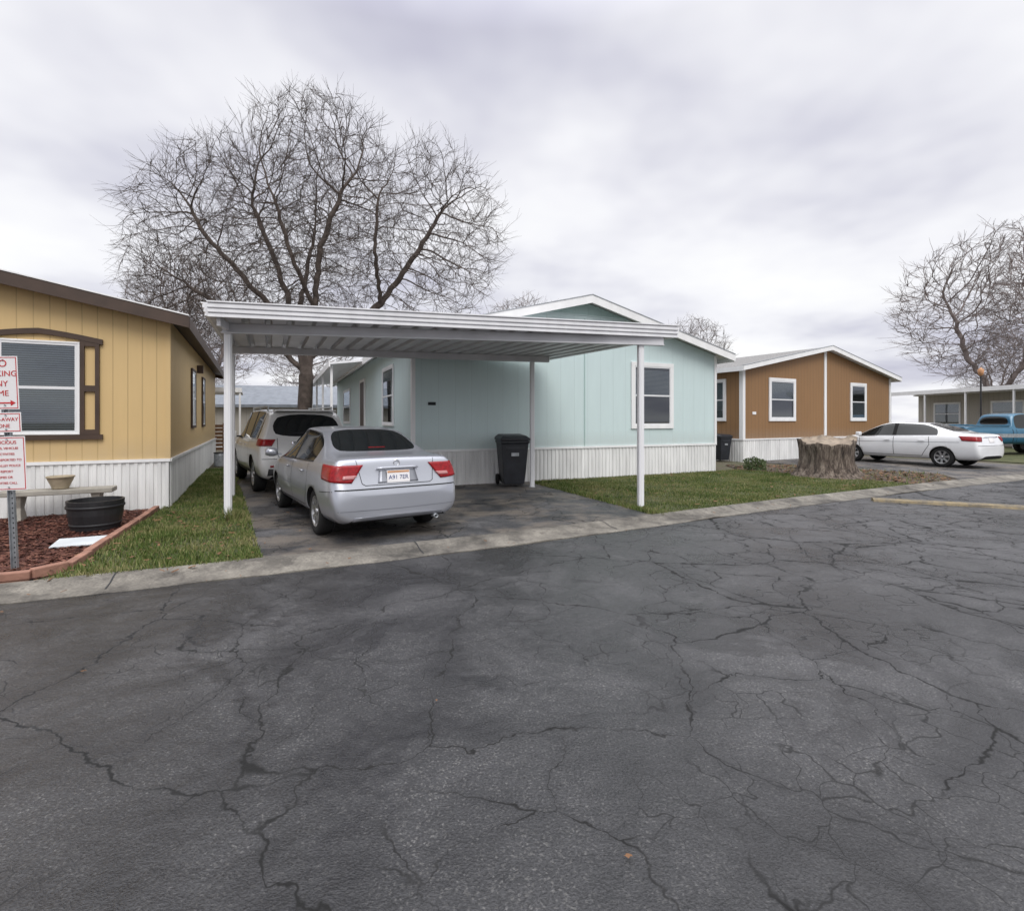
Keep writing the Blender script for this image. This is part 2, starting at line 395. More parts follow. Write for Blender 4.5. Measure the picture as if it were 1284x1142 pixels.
blades('grass_tuft', [[(-4.30,7.70),(-4.12,7.70),(-4.12,7.86),(-4.30,7.84)]], 9000, .20, M['blade'], .04)
blades('weeds', [bed], 70, .10, M['blade'])
def chips(name, polys, dens, m, s=.03, z=.045):
    P = np.vstack([sample(p, dens) for p in polys]); V = []; F = []
    for (x, y) in P:
        a = random.random()*6.28; l = s*random.uniform(.5, 1.6); w = s*random.uniform(.2, .5)
        dz = random.uniform(-.3, .3)*l; z0 = z+random.uniform(0, .022)
        c, sn = math.cos(a), math.sin(a); n = len(V); ro = random.uniform(-.5, .5)*w
        V += [(x-c*l+sn*w, y-sn*l-c*w, z0-dz+ro), (x+c*l+sn*w, y+sn*l-c*w, z0+dz+ro), (x+c*l-sn*w, y+sn*l+c*w, z0+dz-ro), (x-c*l-sn*w, y-sn*l+c*w, z0-dz-ro)]
        F.append((n, n+1, n+2, n+3))
    return mk(name, V, F, m, fixn=False)
chips('mulch_chips', [[(-4.62, 5.0), (-7.2, 3.8), (-9.5, 6.9), (-6.05, 8.85), (-4.66, 5.5)]], 1100, M['chip'], .024)
chips('leaf_litter', [bed], 60, M['leaf'], .045)
chips('leaf_litter', [[(-4.4,4.6),(-2.9,5.3),(-4.0,7.6),(-5.9,8.8)],], 30, M['leaf'], .026, .07)
chips('leaf_litter', [[(-6.3,12.0),(-2.8,5.4),(-2.0,6.0),(-5.2,12.0)],[(2.3,8.0),(13.3,13.95),(13.2,13.6),(2.4,7.6)],[(-4.4,4.4),(2.2,7.7),(2.0,7.2),(-4.4,4.0)]], 8, M['leaf'], .018, .05)
chips('leaf_litter', [lawn1], 5, M['leaf'], .026, .075)
def leaf(x, y, s, a):
    V = []; n = 9
    for i in range(n):
        t = 2*math.pi*i/n; r = s*(1 if i % 2 == 0 else .62)
        V.append((x+r*math.cos(t+a), y+.7*r*math.sin(t+a), .012+.35*s*abs(math.sin(t*1.5+a))))
    mk('fallen_leaf', V, [tuple(range(n))], M['leaf'], fixn=False)
for (x, y, s, a) in [(.41, 1.83, .016, .5), (-2.63, 3.18, .018, 1), (-.415, 2.85, .011, 2), (-4.1, 4.15, .03, .3)]:
    leaf(x, y, s, a)

ed = empty('bed_edging')
EP = [(-9.0, 2.85), (-4.62, 4.98), (-4.50, 5.25), (-4.70, 5.75), (-6.0, 8.75)]
for i in range(len(EP)-1):
    a, b_ = Vector((*EP[i], .12)), Vector((*EP[i+1], .12)); L = (b_-a).length; n = max(1, round(L/.6))
    for k in range(n):
        p, q = a.lerp(b_, (k+.01)/n), a.lerp(b_, (k+.99)/n); j = Vector((random.uniform(-.01, .01), 0, random.uniform(-.012, .012)))
        beam('edger_block', p+j, q+j, .085, .10, M['terracotta'], ed, .01)

def bumpstrip():
    a, b_ = Vector((6.95, 10.0)), Vector((10.9, 8.2)); t = (b_-a).normalized(); nx = Vector((-t.y, t.x))
    V = []; F = []; pr = [(-.12, -.005), (-.10, .04), (-.04, .06), (.04, .06), (.10, .04), (.12, -.005)]
    K = 14
    for i in range(K+1):
        p = a.lerp(b_, i/K)
        for (d, z) in pr:
            q = p+nx*(d+random.uniform(-.01, .01)); V.append((q.x, q.y, z))
    n = len(pr)
    for i in range(K):
        for k in range(n-1): F.append((i*n+k, (i+1)*n+k, (i+1)*n+k+1, i*n+k+1))
    F.append(tuple(range(n))); F.append(tuple(K*n+k for k in range(n)))
    mk('parking_bumper', V, F, M['ypaint'])
bumpstrip()

# ------------------------------------------------------------------ window / house builders
def window(parent, side, u0, u1, z0, z1, W=0, trim='white', tw=.09, blind=(0.0, 1.0), grid=False, sash=True):
    if side == 'front': e = empty('window', (u0, 0, 0), 0, parent)
    elif side == 'left': e = empty('window', (0, u1, 0), -math.pi/2, parent)
    else: e = empty('window', (W, u0, 0), math.pi/2, parent)
    w = u1-u0; t = M[trim]
    boxes('trim', [(0, w, -.045, -.001, z0, z0+tw), (0, w, -.045, -.001, z1-tw, z1), (0, tw, -.043, -.001, z0+tw, z1-tw), (w-tw, w, -.043, -.001, z0+tw, z1-tw)], t, e, .004)
    a, b_, c, d = tw, w-tw, z0+tw, z1-tw; s = .035; mz = (c+d)/2
    L = [(a, b_, -.036, -.004, c, c+s), (a, b_, -.036, -.004, d-s, d), (a, a+s, -.034, -.004, c+s, d-s), (b_-s, b_, -.034, -.004, c+s, d-s)]
    if sash: L.append((a+s, b_-s, -.038, -.004, mz-.022, mz+.022))
    if grid: L.append(((a+b_)/2-.01, (a+b_)/2+.01, -.033, -.010, c+s, d-s))
    boxes('sash', L, M['sashw'], e)
    mk('glass', [(a+s, -.026, c+s), (b_-s, -.026, c+s), (b_-s, -.026, d-s), (a+s, -.026, d-s)], [(0, 1, 2, 3)], M['glass'], e, fixn=False)
    mk('interior', [(a+s, -.003, c+s), (b_-s, -.003, c+s), (b_-s, -.003, d-s), (a+s, -.003, d-s)], [(0, 1, 2, 3)], M['dark'], e, fixn=False)
    V = []; F = []; zz = c+s+(d-c-2*s)*blind[0]; ze = c+s+(d-c-2*s)*blind[1]
    while zz < ze-.03:
        n = len(V); V += [(a+s, -.020, zz), (b_-s, -.020, zz), (b_-s, -.006, zz+.024), (a+s, -.006, zz+.024)]; F.append((n, n+1, n+2, n+3)); zz += .036
    if V: mk('blind', V, F, M['blind'], e, fixn=False)
    return e
def skirt(name, parent, side, W, L, h):
    T = {'front': (W, lambda u, o: (u, -o)), 'left': (L, lambda u, o: (-o, u)), 'right': (L, lambda u, o: (W+o, u))}[side]
    n = int(T[0]/.11); V = []; F = []
    k = 0
    for i in range(n):
        u = i*T[0]/n; p = T[0]/n
        for (du, o) in ((0, .004), (.42*p, .004), (.5*p, .022), (.92*p, .022)):
            x, y = T[1](u+du, o); V.append((x, y, -.03)); V.append((x, y, h))
            if k: F.append((2*k-2, 2*k, 2*k+1, 2*k-1))
            k += 1
    x, y = T[1](T[0], .004); V += [(x, y, -.03), (x, y, h)]; F.append((2*k-2, 2*k, 2*k+1, 2*k-1))
    mk(name, V, F, M['skirt'], parent)
    if side == 'front': box('skirt_cap', -.02, W+.02, -.04, -.002, h-.02, h+.03, M['white'], parent)
    elif side == 'left': box('skirt_cap', -.04, -.002, .0, L, h-.02, h+.03, M['white'], parent)
    else: box('skirt_cap', W+.002, W+.04, .0, L, h-.02, h+.03, M['white'], parent)
def house(name, loc, ang, W, L, H, rise, wallm, roofm, fasc, soffit, oh=.35, fo=.3, skh=.82, fh=.17, gablem=None, gz=None, capm=None):
    e = empty(name, (*loc, .02), R(ang)); P = (W/2)
    z0 = skh-.01
    V = [(0,0,z0),(W,0,z0),(W,0,H),(P,0,H+rise),(0,0,H),(0,L,z0),(W,L,z0),(W,L,H),(P,L,H+rise),(0,L,H)]
    F = [(0,1,2,3,4),(6,5,9,8,7),(5,0,4,9),(1,6,7,2),(0,5,6,1)]
    mk('walls', V, F, wallm, e)
    for s in ('front', 'left', 'right'): skirt('skirting_'+s, e, s, W, L, skh)
    sl = rise/P; t = .07
    def slab(nm, xa, xb, za, zb):
        ya, yb = -fo, L+fo
        v = [(xa,ya,za),(xb,ya,zb),(xb,yb,zb),(xa,yb,za),(xa,ya,za+t),(xb,ya,zb+t),(xb,yb,zb+t),(xa,yb,za+t)]
        f = [(0,3,2,1),(4,5,6,7),(0,1,5,4),(1,2,6,5),(2,3,7,6),(3,0,4,7)]
        mk(nm, v, f, [soffit, roofm, fasc], e, idx=[0, 1, 2, 2, 2, 2], fixn=False)
    slab('roof_left', -oh, P, H-oh*sl+.02, H+rise+.02)
    slab('roof_right', W+oh, P, H-oh*sl+.02, H+rise+.02)
    for nm, xa in (('rake_left', -oh-.02), ('rake_right', W+oh+.02)):
        za = H-(oh+.02)*sl+t+.035; zb = H+rise+t+.035
        for (yy, dd) in ((-fo-.032, .03), (L+fo+.002, .03)):
            v = [(xa,yy,za-fh),(P,yy,zb-fh),(P,yy,zb),(xa,yy,za),(xa,yy+dd,za-fh),(P,yy+dd,zb-fh),(P,yy+dd,zb),(xa,yy+dd,za)]
            f = [(0,1,2,3),(7,6,5,4),(0,4,5,1),(3,2,6,7),(0,3,7,4)]
            mk(nm, v, f, fasc, e)
            cm = capm or M['galv']
            v = [(xa,yy-.012,za+.001),(P,yy-.012,zb+.001),(P,yy-.012,zb+.022),(xa,yy-.012,za+.022),(xa,yy+dd+.05,za+.001),(P,yy+dd+.05,zb+.001),(P,yy+dd+.05,zb+.022),(xa,yy+dd+.05,za+.022)]
            mk('drip_edge', v, f, cm, e)
    zf = H-oh*sl+t+.02
    box('eave_left', -oh-.03, -oh-.002, -fo, L+fo, zf-fh, zf, fasc, e)
    box('eave_right', W+oh+.002, W+oh+.03, -fo, L+fo, zf-fh, zf, fasc, e)
    if gablem:
        hw = (H+rise-gz)/sl
        mk('gable_shade', [(P-hw,-.012,gz),(P+hw,-.012,gz),(P,-.012,H+rise)], [(0,1,2)], gablem, e, fixn=False)  # flat darker triangle, shade below the roof overhang put into the colour
        box('gable_seam', P-hw, P+hw, -.02, -.001, gz-.02, gz, wallm, e)
    return e

mint = house('mint_mobile_home', (-2.26, 11.77), 24.1, 9.14, 17, 3.47, 1.17, M['mint'], M['shingle'], M['white'], M['white'], oh=.38, fo=.35, fh=.2, gablem=M['mintdark'], gz=4.30)
window(mint, 'front', 6.05, 7.52, 1.30, 3.14, tw=.11, blind=(.52, .98))
window(mint, 'left', 2.05, 3.65, 1.38, 3.02, tw=.07, blind=(.3, .98))
window(mint, 'left', 11.3, 13.8, 1.38, 2.9, tw=.07, blind=(.2, .98))
box('door', -.05, -.002, 7.1, 8.1, .82, 2.9, M['brown'], mint)
boxes('door_trim', [(-.06, -.002, 7.0, 7.1, .82, 3.0), (-.06, -.002, 8.1, 8.2, .82, 3.0), (-.06, -.002, 7.1, 8.1, 2.9, 3.0)], M['white'], mint)
boxes('corner_trim', [(-.025, .06, -.03, -.002, .84, 3.45), (-.025, -.002, -.002, .08, .84, 3.45), (9.08, 9.165, -.03, -.002, .84, 3.45), (9.142, 9.165, -.002, .08, .84, 3.45)], M['white'], mint)
box('seam', 4.55, 4.58, -.012, -.001, .84, 4.2, M['mintdark'], mint)
box('house_number', .36, .54, -.016, -.002, 1.88, 1.95, M['dark'], mint)
lathe('porch_light', [(.0, .26), (.05, .25), (.075, .16), (.08, .02), (.05, 0), (0, 0)], M['clear'], mint, 16, (.02, -.10, 2.95))
box('outlet_box', 2.2, 2.3, -.05, -.002, 1.0, 1.14, M['whitemetal'], mint, .005)
V = [(-.36,5,3.37),(-1.35,5,3.24),(-1.35,16,3.24),(-.36,16,3.37),(-.36,5,3.43),(-1.35,5,3.30),(-1.35,16,3.30),(-.36,16,3.43)]
mk('awning', V, [(0,3,2,1),(4,5,6,7),(0,1,5,4),(1,2,6,5),(2,3,7,6),(3,0,4,7)], M['whitemetal'], mint)
box('awning_fascia', -1.39, -1.352, 4.98, 16.02, 3.16, 3.34, M['white'], mint)
for s in (5.2, 8.7, 12.2, 15.8): box('awning_post', -1.33, -1.26, s, s+.07, -.02, 3.23, M['white'], mint)
boxes('porch_deck', [(-1.2, -.03, 6.2, 10.5, .0, .78)], M['skirt'], mint)

yel = house('yellow_mobile_home', (-5.95-.895*8.2, 9.0-.446*8.2), 26.5, 8.2, 12, 3.27, .80, M['yellow'], M['shingle'], M['brown'], M['brown'], oh=.30, fo=.30, skh=.84, fh=.2, capm=M['white'])
WY = 8.2
window(yel, 'front', WY-2.24, WY-1.22, 1.30, 2.80, tw=.03, blind=(0.0, 1.0))
def shutter(xa, xb):
    boxes('shutter', [(xa, xa+.055, -.05, -.002, 1.30, 2.84), (xb-.055, xb, -.05, -.002, 1.30, 2.84), (xa+.055, xb-.055, -.048, -.002, 1.30, 1.38), (xa+.055, xb-.055, -.048, -.002, 2.00, 2.10), (xa+.055, xb-.055, -.048, -.002, 2.74, 2.84)], M['brown'], yel)
shutter(WY-1.215, WY-.965); shutter(WY-2.495, WY-2.245)
V = []; F = []
n = 10; xa, xb = WY-2.54, WY-.92
for i in range(n+1):
    t = i/n; x = xa+(xb-xa)*t; z = 2.86+.13*(1-abs(2*t-1)**1.3)
    V += [(x, -.055, z-.085), (x, -.055, z), (x, -.002, z-.085), (x, -.002, z)]
for i in range(n):
    a = 4*i; F += [(a, a+4, a+5, a+1), (a+1, a+5, a+7, a+3), (a, a+2, a+6, a+4)]
F += [(0, 1, 3, 2), (4*n, 4*n+2, 4*n+3, 4*n+1)]
mk('window_arch', V, F, M['brown'], yel)
box('window_sill', xa, xb, -.06, -.002, 1.22, 1.298, M['brown'], yel)
window(yel, 'right', 3.4, 4.3, 1.35, 2.75, W=WY, trim='brown', tw=.06, blind=(.3, 1))
window(yel, 'right', 6.2, 7.0, 1.35, 2.75, W=WY, trim='brown', tw=.06, blind=(.3, 1))
box('corner_trim', WY-.06, WY+.02, -.022, -.002, .87, 3.25, M['yellow'], yel)
box('side_lamp', WY+.002, WY+.14, 4.9, 5.0, 2.75, 2.95, M['brown'], yel)
po = empty('porch', (-11.6, 20.6, .02), R(26.5))
box('canopy', -1.2, .75, 0, 4, 2.72, 2.80, M['whitemetal'], po); box('canopy_fascia', -1.22, .77, -.04, -.002, 2.66, 2.84, M['white'], po)
for x in (.15, .66): box('post', x, x+.07, 0, .07, 0, 2.72, M['white'], po)
boxes('rail_slats', [(-1.1, .15, .02, .05, z, z+.11) for z in (.35, .50, .65, .80, .95, 1.10, 1.25)], M['wood'], po)
boxes('rail_posts', [(-1.1, -1.02, .052, .12, 0, 1.42), (.08, .149, .052, .12, 0, 1.42), (-.5, -.42, .052, .12, 0, 1.42)], M['wood'], po)
ora = house('orange_mobile_home', (8.45, 19.0), 29.1, 10.4, 16, 3.46, 1.02, M['orange'], M['shingle'], M['white'], M['white'], oh=.35, fo=.3, skh=.82, fh=.17)
window(ora, 'front', 1.5, 3.17, 1.50, 3.16, tw=.12, blind=(.5, 1))
window(ora, 'front', 7.06, 8.34, 1.50, 3.16, tw=.12, blind=(.0, .5))
window(ora, 'left', .7, 2.1, 1.50, 3.1, tw=.1, blind=(.2, 1))
boxes('corner_trim', [(-.03, .11, -.035, -.002, .85, 3.44), (5.12, 5.28, -.035, -.002, .85, 4.42), (10.3, 10.43, -.035, -.002, .85, 3.44), (-.03, -.002, -.002, .12, .85, 3.44)], M['white'], ora)
box('house_number', .55, .75, -.02, -.002, 1.75, 1.85, M['white'], ora)
far = empty('beige_mobile_home', (26.2, 36, .02), R(-84.5))
Lf = 17
V = [(0,2.2,.0),(Lf,2.2,.0),(Lf,2.2,3.2),(0,2.2,3.2),(0,7,.0),(Lf,7,.0),(Lf,7,3.2),(0,7,3.2)]
mk('walls', V, [(0,1,2,3),(1,5,6,2),(5,4,7,6),(4,0,3,7),(3,2,6,7)], M['beige'], far)
box('roof', -.2, Lf+.2, 2.0, 7.3, 3.2, 3.55, M['whitemetal'], far)
box('awning', -.1, Lf, 0, 1.99, 3.30, 3.38, M['whitemetal'], far); box('awning_fascia', -.12, Lf, -.04, -.002, 3.20, 3.44, M['white'], far)
for i in range(7): box('awning_post', i*2.7, i*2.7+.08, .0, .08, 0, 3.29, M['white'], far)
boxes('porch_railing', [(0, 10.8, .02, .06, 1.02, 1.09), (0, 10.8, .02, .06, .22, .28)]+[(.1+i*.18, .14+i*.18, .025, .055, .28, 1.02) for i in range(59)], M['white'], far)
for u in (1.2, 5.0, 9.5):
    w_ = window(far, 'front', u, u+1.9, 1.2, 2.7, tw=.08, blind=(.6, 1)); w_.location.y = 2.2
box('door', 7.6, 8.5, 2.15, 2.199, .3, 2.6, M['white'], far)
lathe('chimney', [(.16, 3.5), (.16, 4.6), (.24, 4.62), (.24, 4.85), (0, 4.95)], M['black'], far, 14, (7.7, 3.2, 0))
fe = empty('picket_fence', (21.6, 31.0, .02), R(12))
boxes('pickets', [(i*.16, i*.16+.09, -.03, -.002, .05, 1.15+.05*(i % 2)) for i in range(26)], M['white'], fe)
boxes('rails', [(0, 4.2, 0, .04, .3, .38), (0, 4.2, 0, .04, .85, .93)], M['white'], fe)
gh = house('grey_house', (-8.8, 31), 105, 7.5, 9, 2.45, 1.2, M['beige'], M['greyroof'], M['greyroof'], M['white'], skh=.3)
yl = empty('yard_lamp', (24.6, 27.2, .02))
lathe('pole', [(.05, 0), (.035, 3.85)], M['black'], yl, 10); lathe('lantern', [(.02, 3.85), (.11, 3.93), (.14, 4.18), (.02, 4.30)], M['orangep'], yl, 10)

# ------------------------------------------------------------------ carport
cp = empty('carport', (0, 0, .02))
FL, FR, BR, BL = Vector((-4.27, 7.30, 0)), Vector((2.90, 9.17, 0)), Vector((.85, 12.7, 0)), Vector((-5.9, 10.9, 0))
zd = 3.0
def quadpt(u, v): return (FL.lerp(FR, u)).lerp(BL.lerp(BR, u), v)
V = []; F = []; nr = 24
prof = []
for i in range(nr):
    for (du, dz) in ((0, 0), (.30, 0), (.38, .075), (.62, .075), (.70, .0)): prof.append(((i+du)/nr, dz))
prof.append((1, 0))
for (u, dz) in prof:
    for v in (.0, .5, 1.0):
        p = quadpt(u, v); V.append((p.x, p.y, zd+dz+.0))
n = len(prof)
for i in range(n-1):
    for j in range(2): F.append((3*i+j, 3*i+3+j, 3*i+4+j, 3*i+1+j))
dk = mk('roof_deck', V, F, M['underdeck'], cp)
sm = dk.modifiers.new('s', 'SOLIDIFY'); sm.thickness = .004
def fascia(name, a, b_, z0, z1, out):
    a, b_ = Vector(a), Vector(b_); h = z1-z0
    pr = [(0.0, 0), (.05, .0), (.05, .20*h), (.03, .24*h), (.065, .30*h), (.065, .50*h), (.045, .54*h), (.08, .60*h), (.08, .84*h), (.06, .87*h), (.10, .92*h), (.10, h), (0, h)]
    V = []; F = []
    for p in (a, b_):
        for (o, z) in pr: q = p+out*o; V.append((q.x, q.y, z0+z))
    m_ = len(pr)
    for i in range(m_): j = (i+1) % m_; F.append((i, j, m_+j, m_+i))
    F.append(tuple(range(m_))); F.append(tuple(range(m_, 2*m_)))
    mk(name, V, F, M['whitemetal'], cp)
fd = (FR-FL).normalized(); outF = Vector((fd.y, -fd.x, 0))
fascia('gutter_front', FL, FR, 2.985, 3.20, outF)
rd = (BR-FR).normalized(); outR = Vector((rd.y, -rd.x, 0))
fascia('gutter_right', FR, BR, 3.0, 3.19, outR)
ld = (BL-FL).normalized(); outL = Vector((-ld.y, ld.x, 0))
fascia('gutter_left', FL, BL, 3.0, 3.19, outL)
fascia('gutter_back', BL, BR, 3.0, 3.19, -outF)
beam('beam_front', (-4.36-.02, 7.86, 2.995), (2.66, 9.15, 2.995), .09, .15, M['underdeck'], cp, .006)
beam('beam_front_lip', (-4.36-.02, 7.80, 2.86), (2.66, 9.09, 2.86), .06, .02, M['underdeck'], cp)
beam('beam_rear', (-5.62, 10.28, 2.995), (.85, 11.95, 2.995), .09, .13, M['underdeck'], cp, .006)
def post(x, y, h, name='post', w=.095):
    e = box(name, -w/2, w/2, -w/2, w/2, 0, h, M['whitemetal'], cp, .008); e.location = (x, y, 0); e.rotation_euler = (0, 0, R(12))
    f = boxes(name+'_flutes', [(-w/2-.006, w/2+.006, -.012, .012, .02, h-.02), (-.012, .012, -w/2-.006, w/2+.006, .02, h-.02)], M['white'], cp)
    f.location = e.location; f.rotation_euler = e.rotation_euler
    b_ = box(name+'_foot', -w*.75, w*.75, -w*.75, w*.75, 0, .015, M['galv'], cp); b_.location = e.location
post(-4.31, 7.87, 2.85); post(2.25, 9.075, 2.85); post(.46, 11.85, 2.86); post(-5.55, 10.3, 2.86, w=.07)
beam('bracket_left', (-4.31, 7.87, 3.0), (-4.19, 7.40, 3.0), .05, .12, M['whitemetal'], cp)

# ------------------------------------------------------------------ cars
def eval_mesh(o):
    dg = bpy.context.evaluated_depsgraph_get(); dg.update()
    return bpy.data.meshes.new_from_object(o.evaluated_get(dg))
def loft_body(parent, st, paint, side_glass, top_glass, black_side=(), wheels=(), wr=.36, hw=.86, topblack=(), lvl=2):
    V = []; F = []; I = []
    for (x, zb, zl, zt, w, wt) in st:
        hh = zl-zb
        P = [(0, zb), (w*.80, zb), (w*.965, zb+.07), (w*1.0, zb+.52*hh), (w*.985, zl-.14*hh), (w*.93, zl), (wt, zt-.045 if zt-zl > .15 else zt-.02), (wt*.90, zt-.012), (0, zt)]
        ring = [(x, y, z) for (y, z) in P] + [(x, -y, z) for (y, z) in P[7:0:-1]]
        V += ring
    ns = len(st)
    for i in range(ns-1):
        for k in range(16):
            j = k if k < 8 else 15-k
            m = 0
            if j == 5 and i in side_glass: m = 1
            if j == 5 and i in black_side: m = 2
            if j == 7 and i in top_glass: m = 1
            if j == 7 and i in topblack: m = 2
            if j == 0: m = 2
            F.append((i*16+k, i*16+(k+1) % 16, (i+1)*16+(k+1) % 16, (i+1)*16+k)); I.append(m)
    for b_ in (0, (ns-1)*16):
        F.append((b_, b_+1, b_+15)); I.append(0)
        for j in range(1, 7): F.append((b_+j, b_+j+1, b_+15-j, b_+16-j)); I.append(0)
        F.append((b_+7, b_+8, b_+9)); I.append(0)
    mats = [paint, M['carglass'], M['well']]
    o = mk('body', V, F, mats, None, idx=I, smooth=True)
    bm = bmesh.new(); bm.from_mesh(o.data); cl = bm.edges.layers.float.new('crease_edge')
    for e in bm.edges:
        fs = e.link_faces
        if len(fs) == 2 and fs[0].material_index != fs[1].material_index: e[cl] = .75
        a, b_ = e.verts[0].index % 16, e.verts[1].index % 16
        if a == b_ and a in (5, 11) and e[cl] < .4: e[cl] = .4
        if a == b_ and a in (3, 13): e[cl] = .25
    bm.to_mesh(o.data); bm.free()
    s = o.modifiers.new('sub', 'SUBSURF'); s.levels = lvl; s.render_levels = lvl
    cut = []
    for (wx) in wheels:
        for sg in (1, -1):
            c = lathe('cut', [(wr, -.18), (wr, .30)], mats, None, 40, (wx, sg*hw - (0.07), wr-.045), 'y', False, idx=[2], cap=True)
            for p in c.data.polygons: p.material_index = 2
            md = o.modifiers.new('b', 'BOOLEAN'); md.operation = 'DIFFERENCE'; md.object = c; md.solver = 'EXACT'; cut.append(c)
    me = eval_mesh(o)
    bv = BVHTree.FromPolygons([v.co.copy() for v in me.vertices], [tuple(p.vertices) for p in me.polygons])
    b_ = bpy.data.objects.new('body', me); COL.objects.link(b_); b_.parent = parent
    bpy.data.objects.remove(o)
    for c in cut: bpy.data.objects.remove(c)
    return b_, bv
def ppatch(bv, name, c, d, m, parent, off=.006, nu=10, nv=8, back=0.0):
    """surface patch: quad of target points pushed back along d, then ray-cast onto the body"""
    d = Vector(d).normalized(); c = [Vector(p)-d*back for p in c]; V = []; ok = []
    for i in range(nu+1):
        for j in range(nv+1):
            u, v = i/nu, j/nv
            p = c[0].lerp(c[1], u).lerp(c[3].lerp(c[2], u), v)
            h = bv.ray_cast(p, d)
            if h[0] is None: V.append(p); ok.append(False)
            else: V.append(h[0]-d*off); ok.append(True)
    F = []
    for i in range(nu):
        for j in range(nv):
            q = (i*(nv+1)+j, (i+1)*(nv+1)+j, (i+1)*(nv+1)+j+1, i*(nv+1)+j+1)
            if all(ok[k] for k in q): F.append(q)
    if F:
        o = mk(name, V, F, m, parent, smooth=True)
        s = o.modifiers.new('t', 'SOLIDIFY'); s.thickness = off*.9; s.offset = 0
        return o
def pline(bv, name, pts, d, w, m, parent, off=.003, back=0.0):
    d = Vector(d).normalized(); V = []; F = []; k = 0
    P = []
    for a, b_ in zip(pts[:-1], pts[1:]):
        a, b_ = Vector(a), Vector(b_); n = max(1, int((b_-a).length/.05))
        for i in range(n): P.append(a.lerp(b_, i/n))
    P.append(Vector(pts[-1])); prev = False; P = [p-d*back for p in P]
    for i, p in enumerate(P):
        t = (P[min(i+1, len(P)-1)]-P[max(0, i-1)]).normalized(); s = t.cross(d).normalized()*w/2
        h1 = bv.ray_cast(p-s, d); h2 = bv.ray_cast(p+s, d)
        if h1[0] is None or h2[0] is None: prev = False; continue
        V += [h1[0]-d*off, h2[0]-d*off]
        if prev: F.append((2*k-2, 2*k-1, 2*k+1, 2*k))
        k += 1; prev = True
    if F: mk(name, V, F, m, parent, fixn=False)
def wheel(parent, x, y, r, w, spokes=5, rimm='alloy', sgn=1):
    e = empty('wheel', (x, y, r), 0 if sgn > 0 else math.pi, parent)
    rr = r*.66
    lathe('tyre', [(rr, -w/2), (r*.93, -w/2), (r*.985, -w/2+.02), (r, -w/2+.05), (r, w/2-.05), (r*.985, w/2-.02), (r*.93, w/2), (r*.80, w/2+.006), (rr, w/2-.004)], M['rubber'], e, 40, axis='y')
    lathe('rim', [(rr, w/2-.003), (rr*.95, w/2-.002), (rr*.92, w/2-.03), (rr*.88, -w/4)], M[rimm], e, 40, axis='y')
    lathe('brake', [(rr*.9, -.0), (rr*.6, .01), (0.01, .01)], M['alloyd'], e, 24, axis='y')
    V = []; F = []
    for i in range(spokes):
        a = 2*math.pi*i/spokes+.3; c, s = math.cos(a), math.sin(a); n = len(V)
        for (q, hw_, yy) in ((.05, rr*.17, w/2-.03), (rr*.5, rr*.12, w/2-.022), (rr*.95, rr*.17, w/2-.012)):
            for (sd, dy) in ((-1, 0), (1, 0), (1, -.03), (-1, -.03)):
                V.append((q*c-sd*hw_*s, yy+dy, q*s+sd*hw_*c))
        for b_ in (0, 4):
            for k in range(4): F.append((n+b_+k, n+b_+(k+1) % 4, n+b_+4+(k+1) % 4, n+b_+4+k))
    mk('spokes', V, F, M[rimm], e)
    lathe('hub', [(rr*.2, w/2-.04), (rr*.2, w/2-.012), (rr*.1, w/2-.005), (.001, w/2-.005)], M[rimm], e, 20, axis='y')
    return e
def mirror_(parent, x, y, z, m):
    lathe('mirror', [(.001, -.10), (.055, -.095), (.075, -.03), (.075, .03), (.05, .095), (.001, .10)], m, parent, 14, (x, y, z), 'y')
def text(body, size, loc, rot, m, parent, align='CENTER', ext=.0008):
    c = bpy.data.curves.new('text', 'FONT'); c.body = body; c.size = size; c.align_x = align; c.align_y = 'CENTER'; c.extrude = ext
    c.materials.append(m); o = bpy.data.objects.new('lettering', c); COL.objects.link(o); o.location = loc; o.rotation_euler = rot; o.parent = parent
    return o

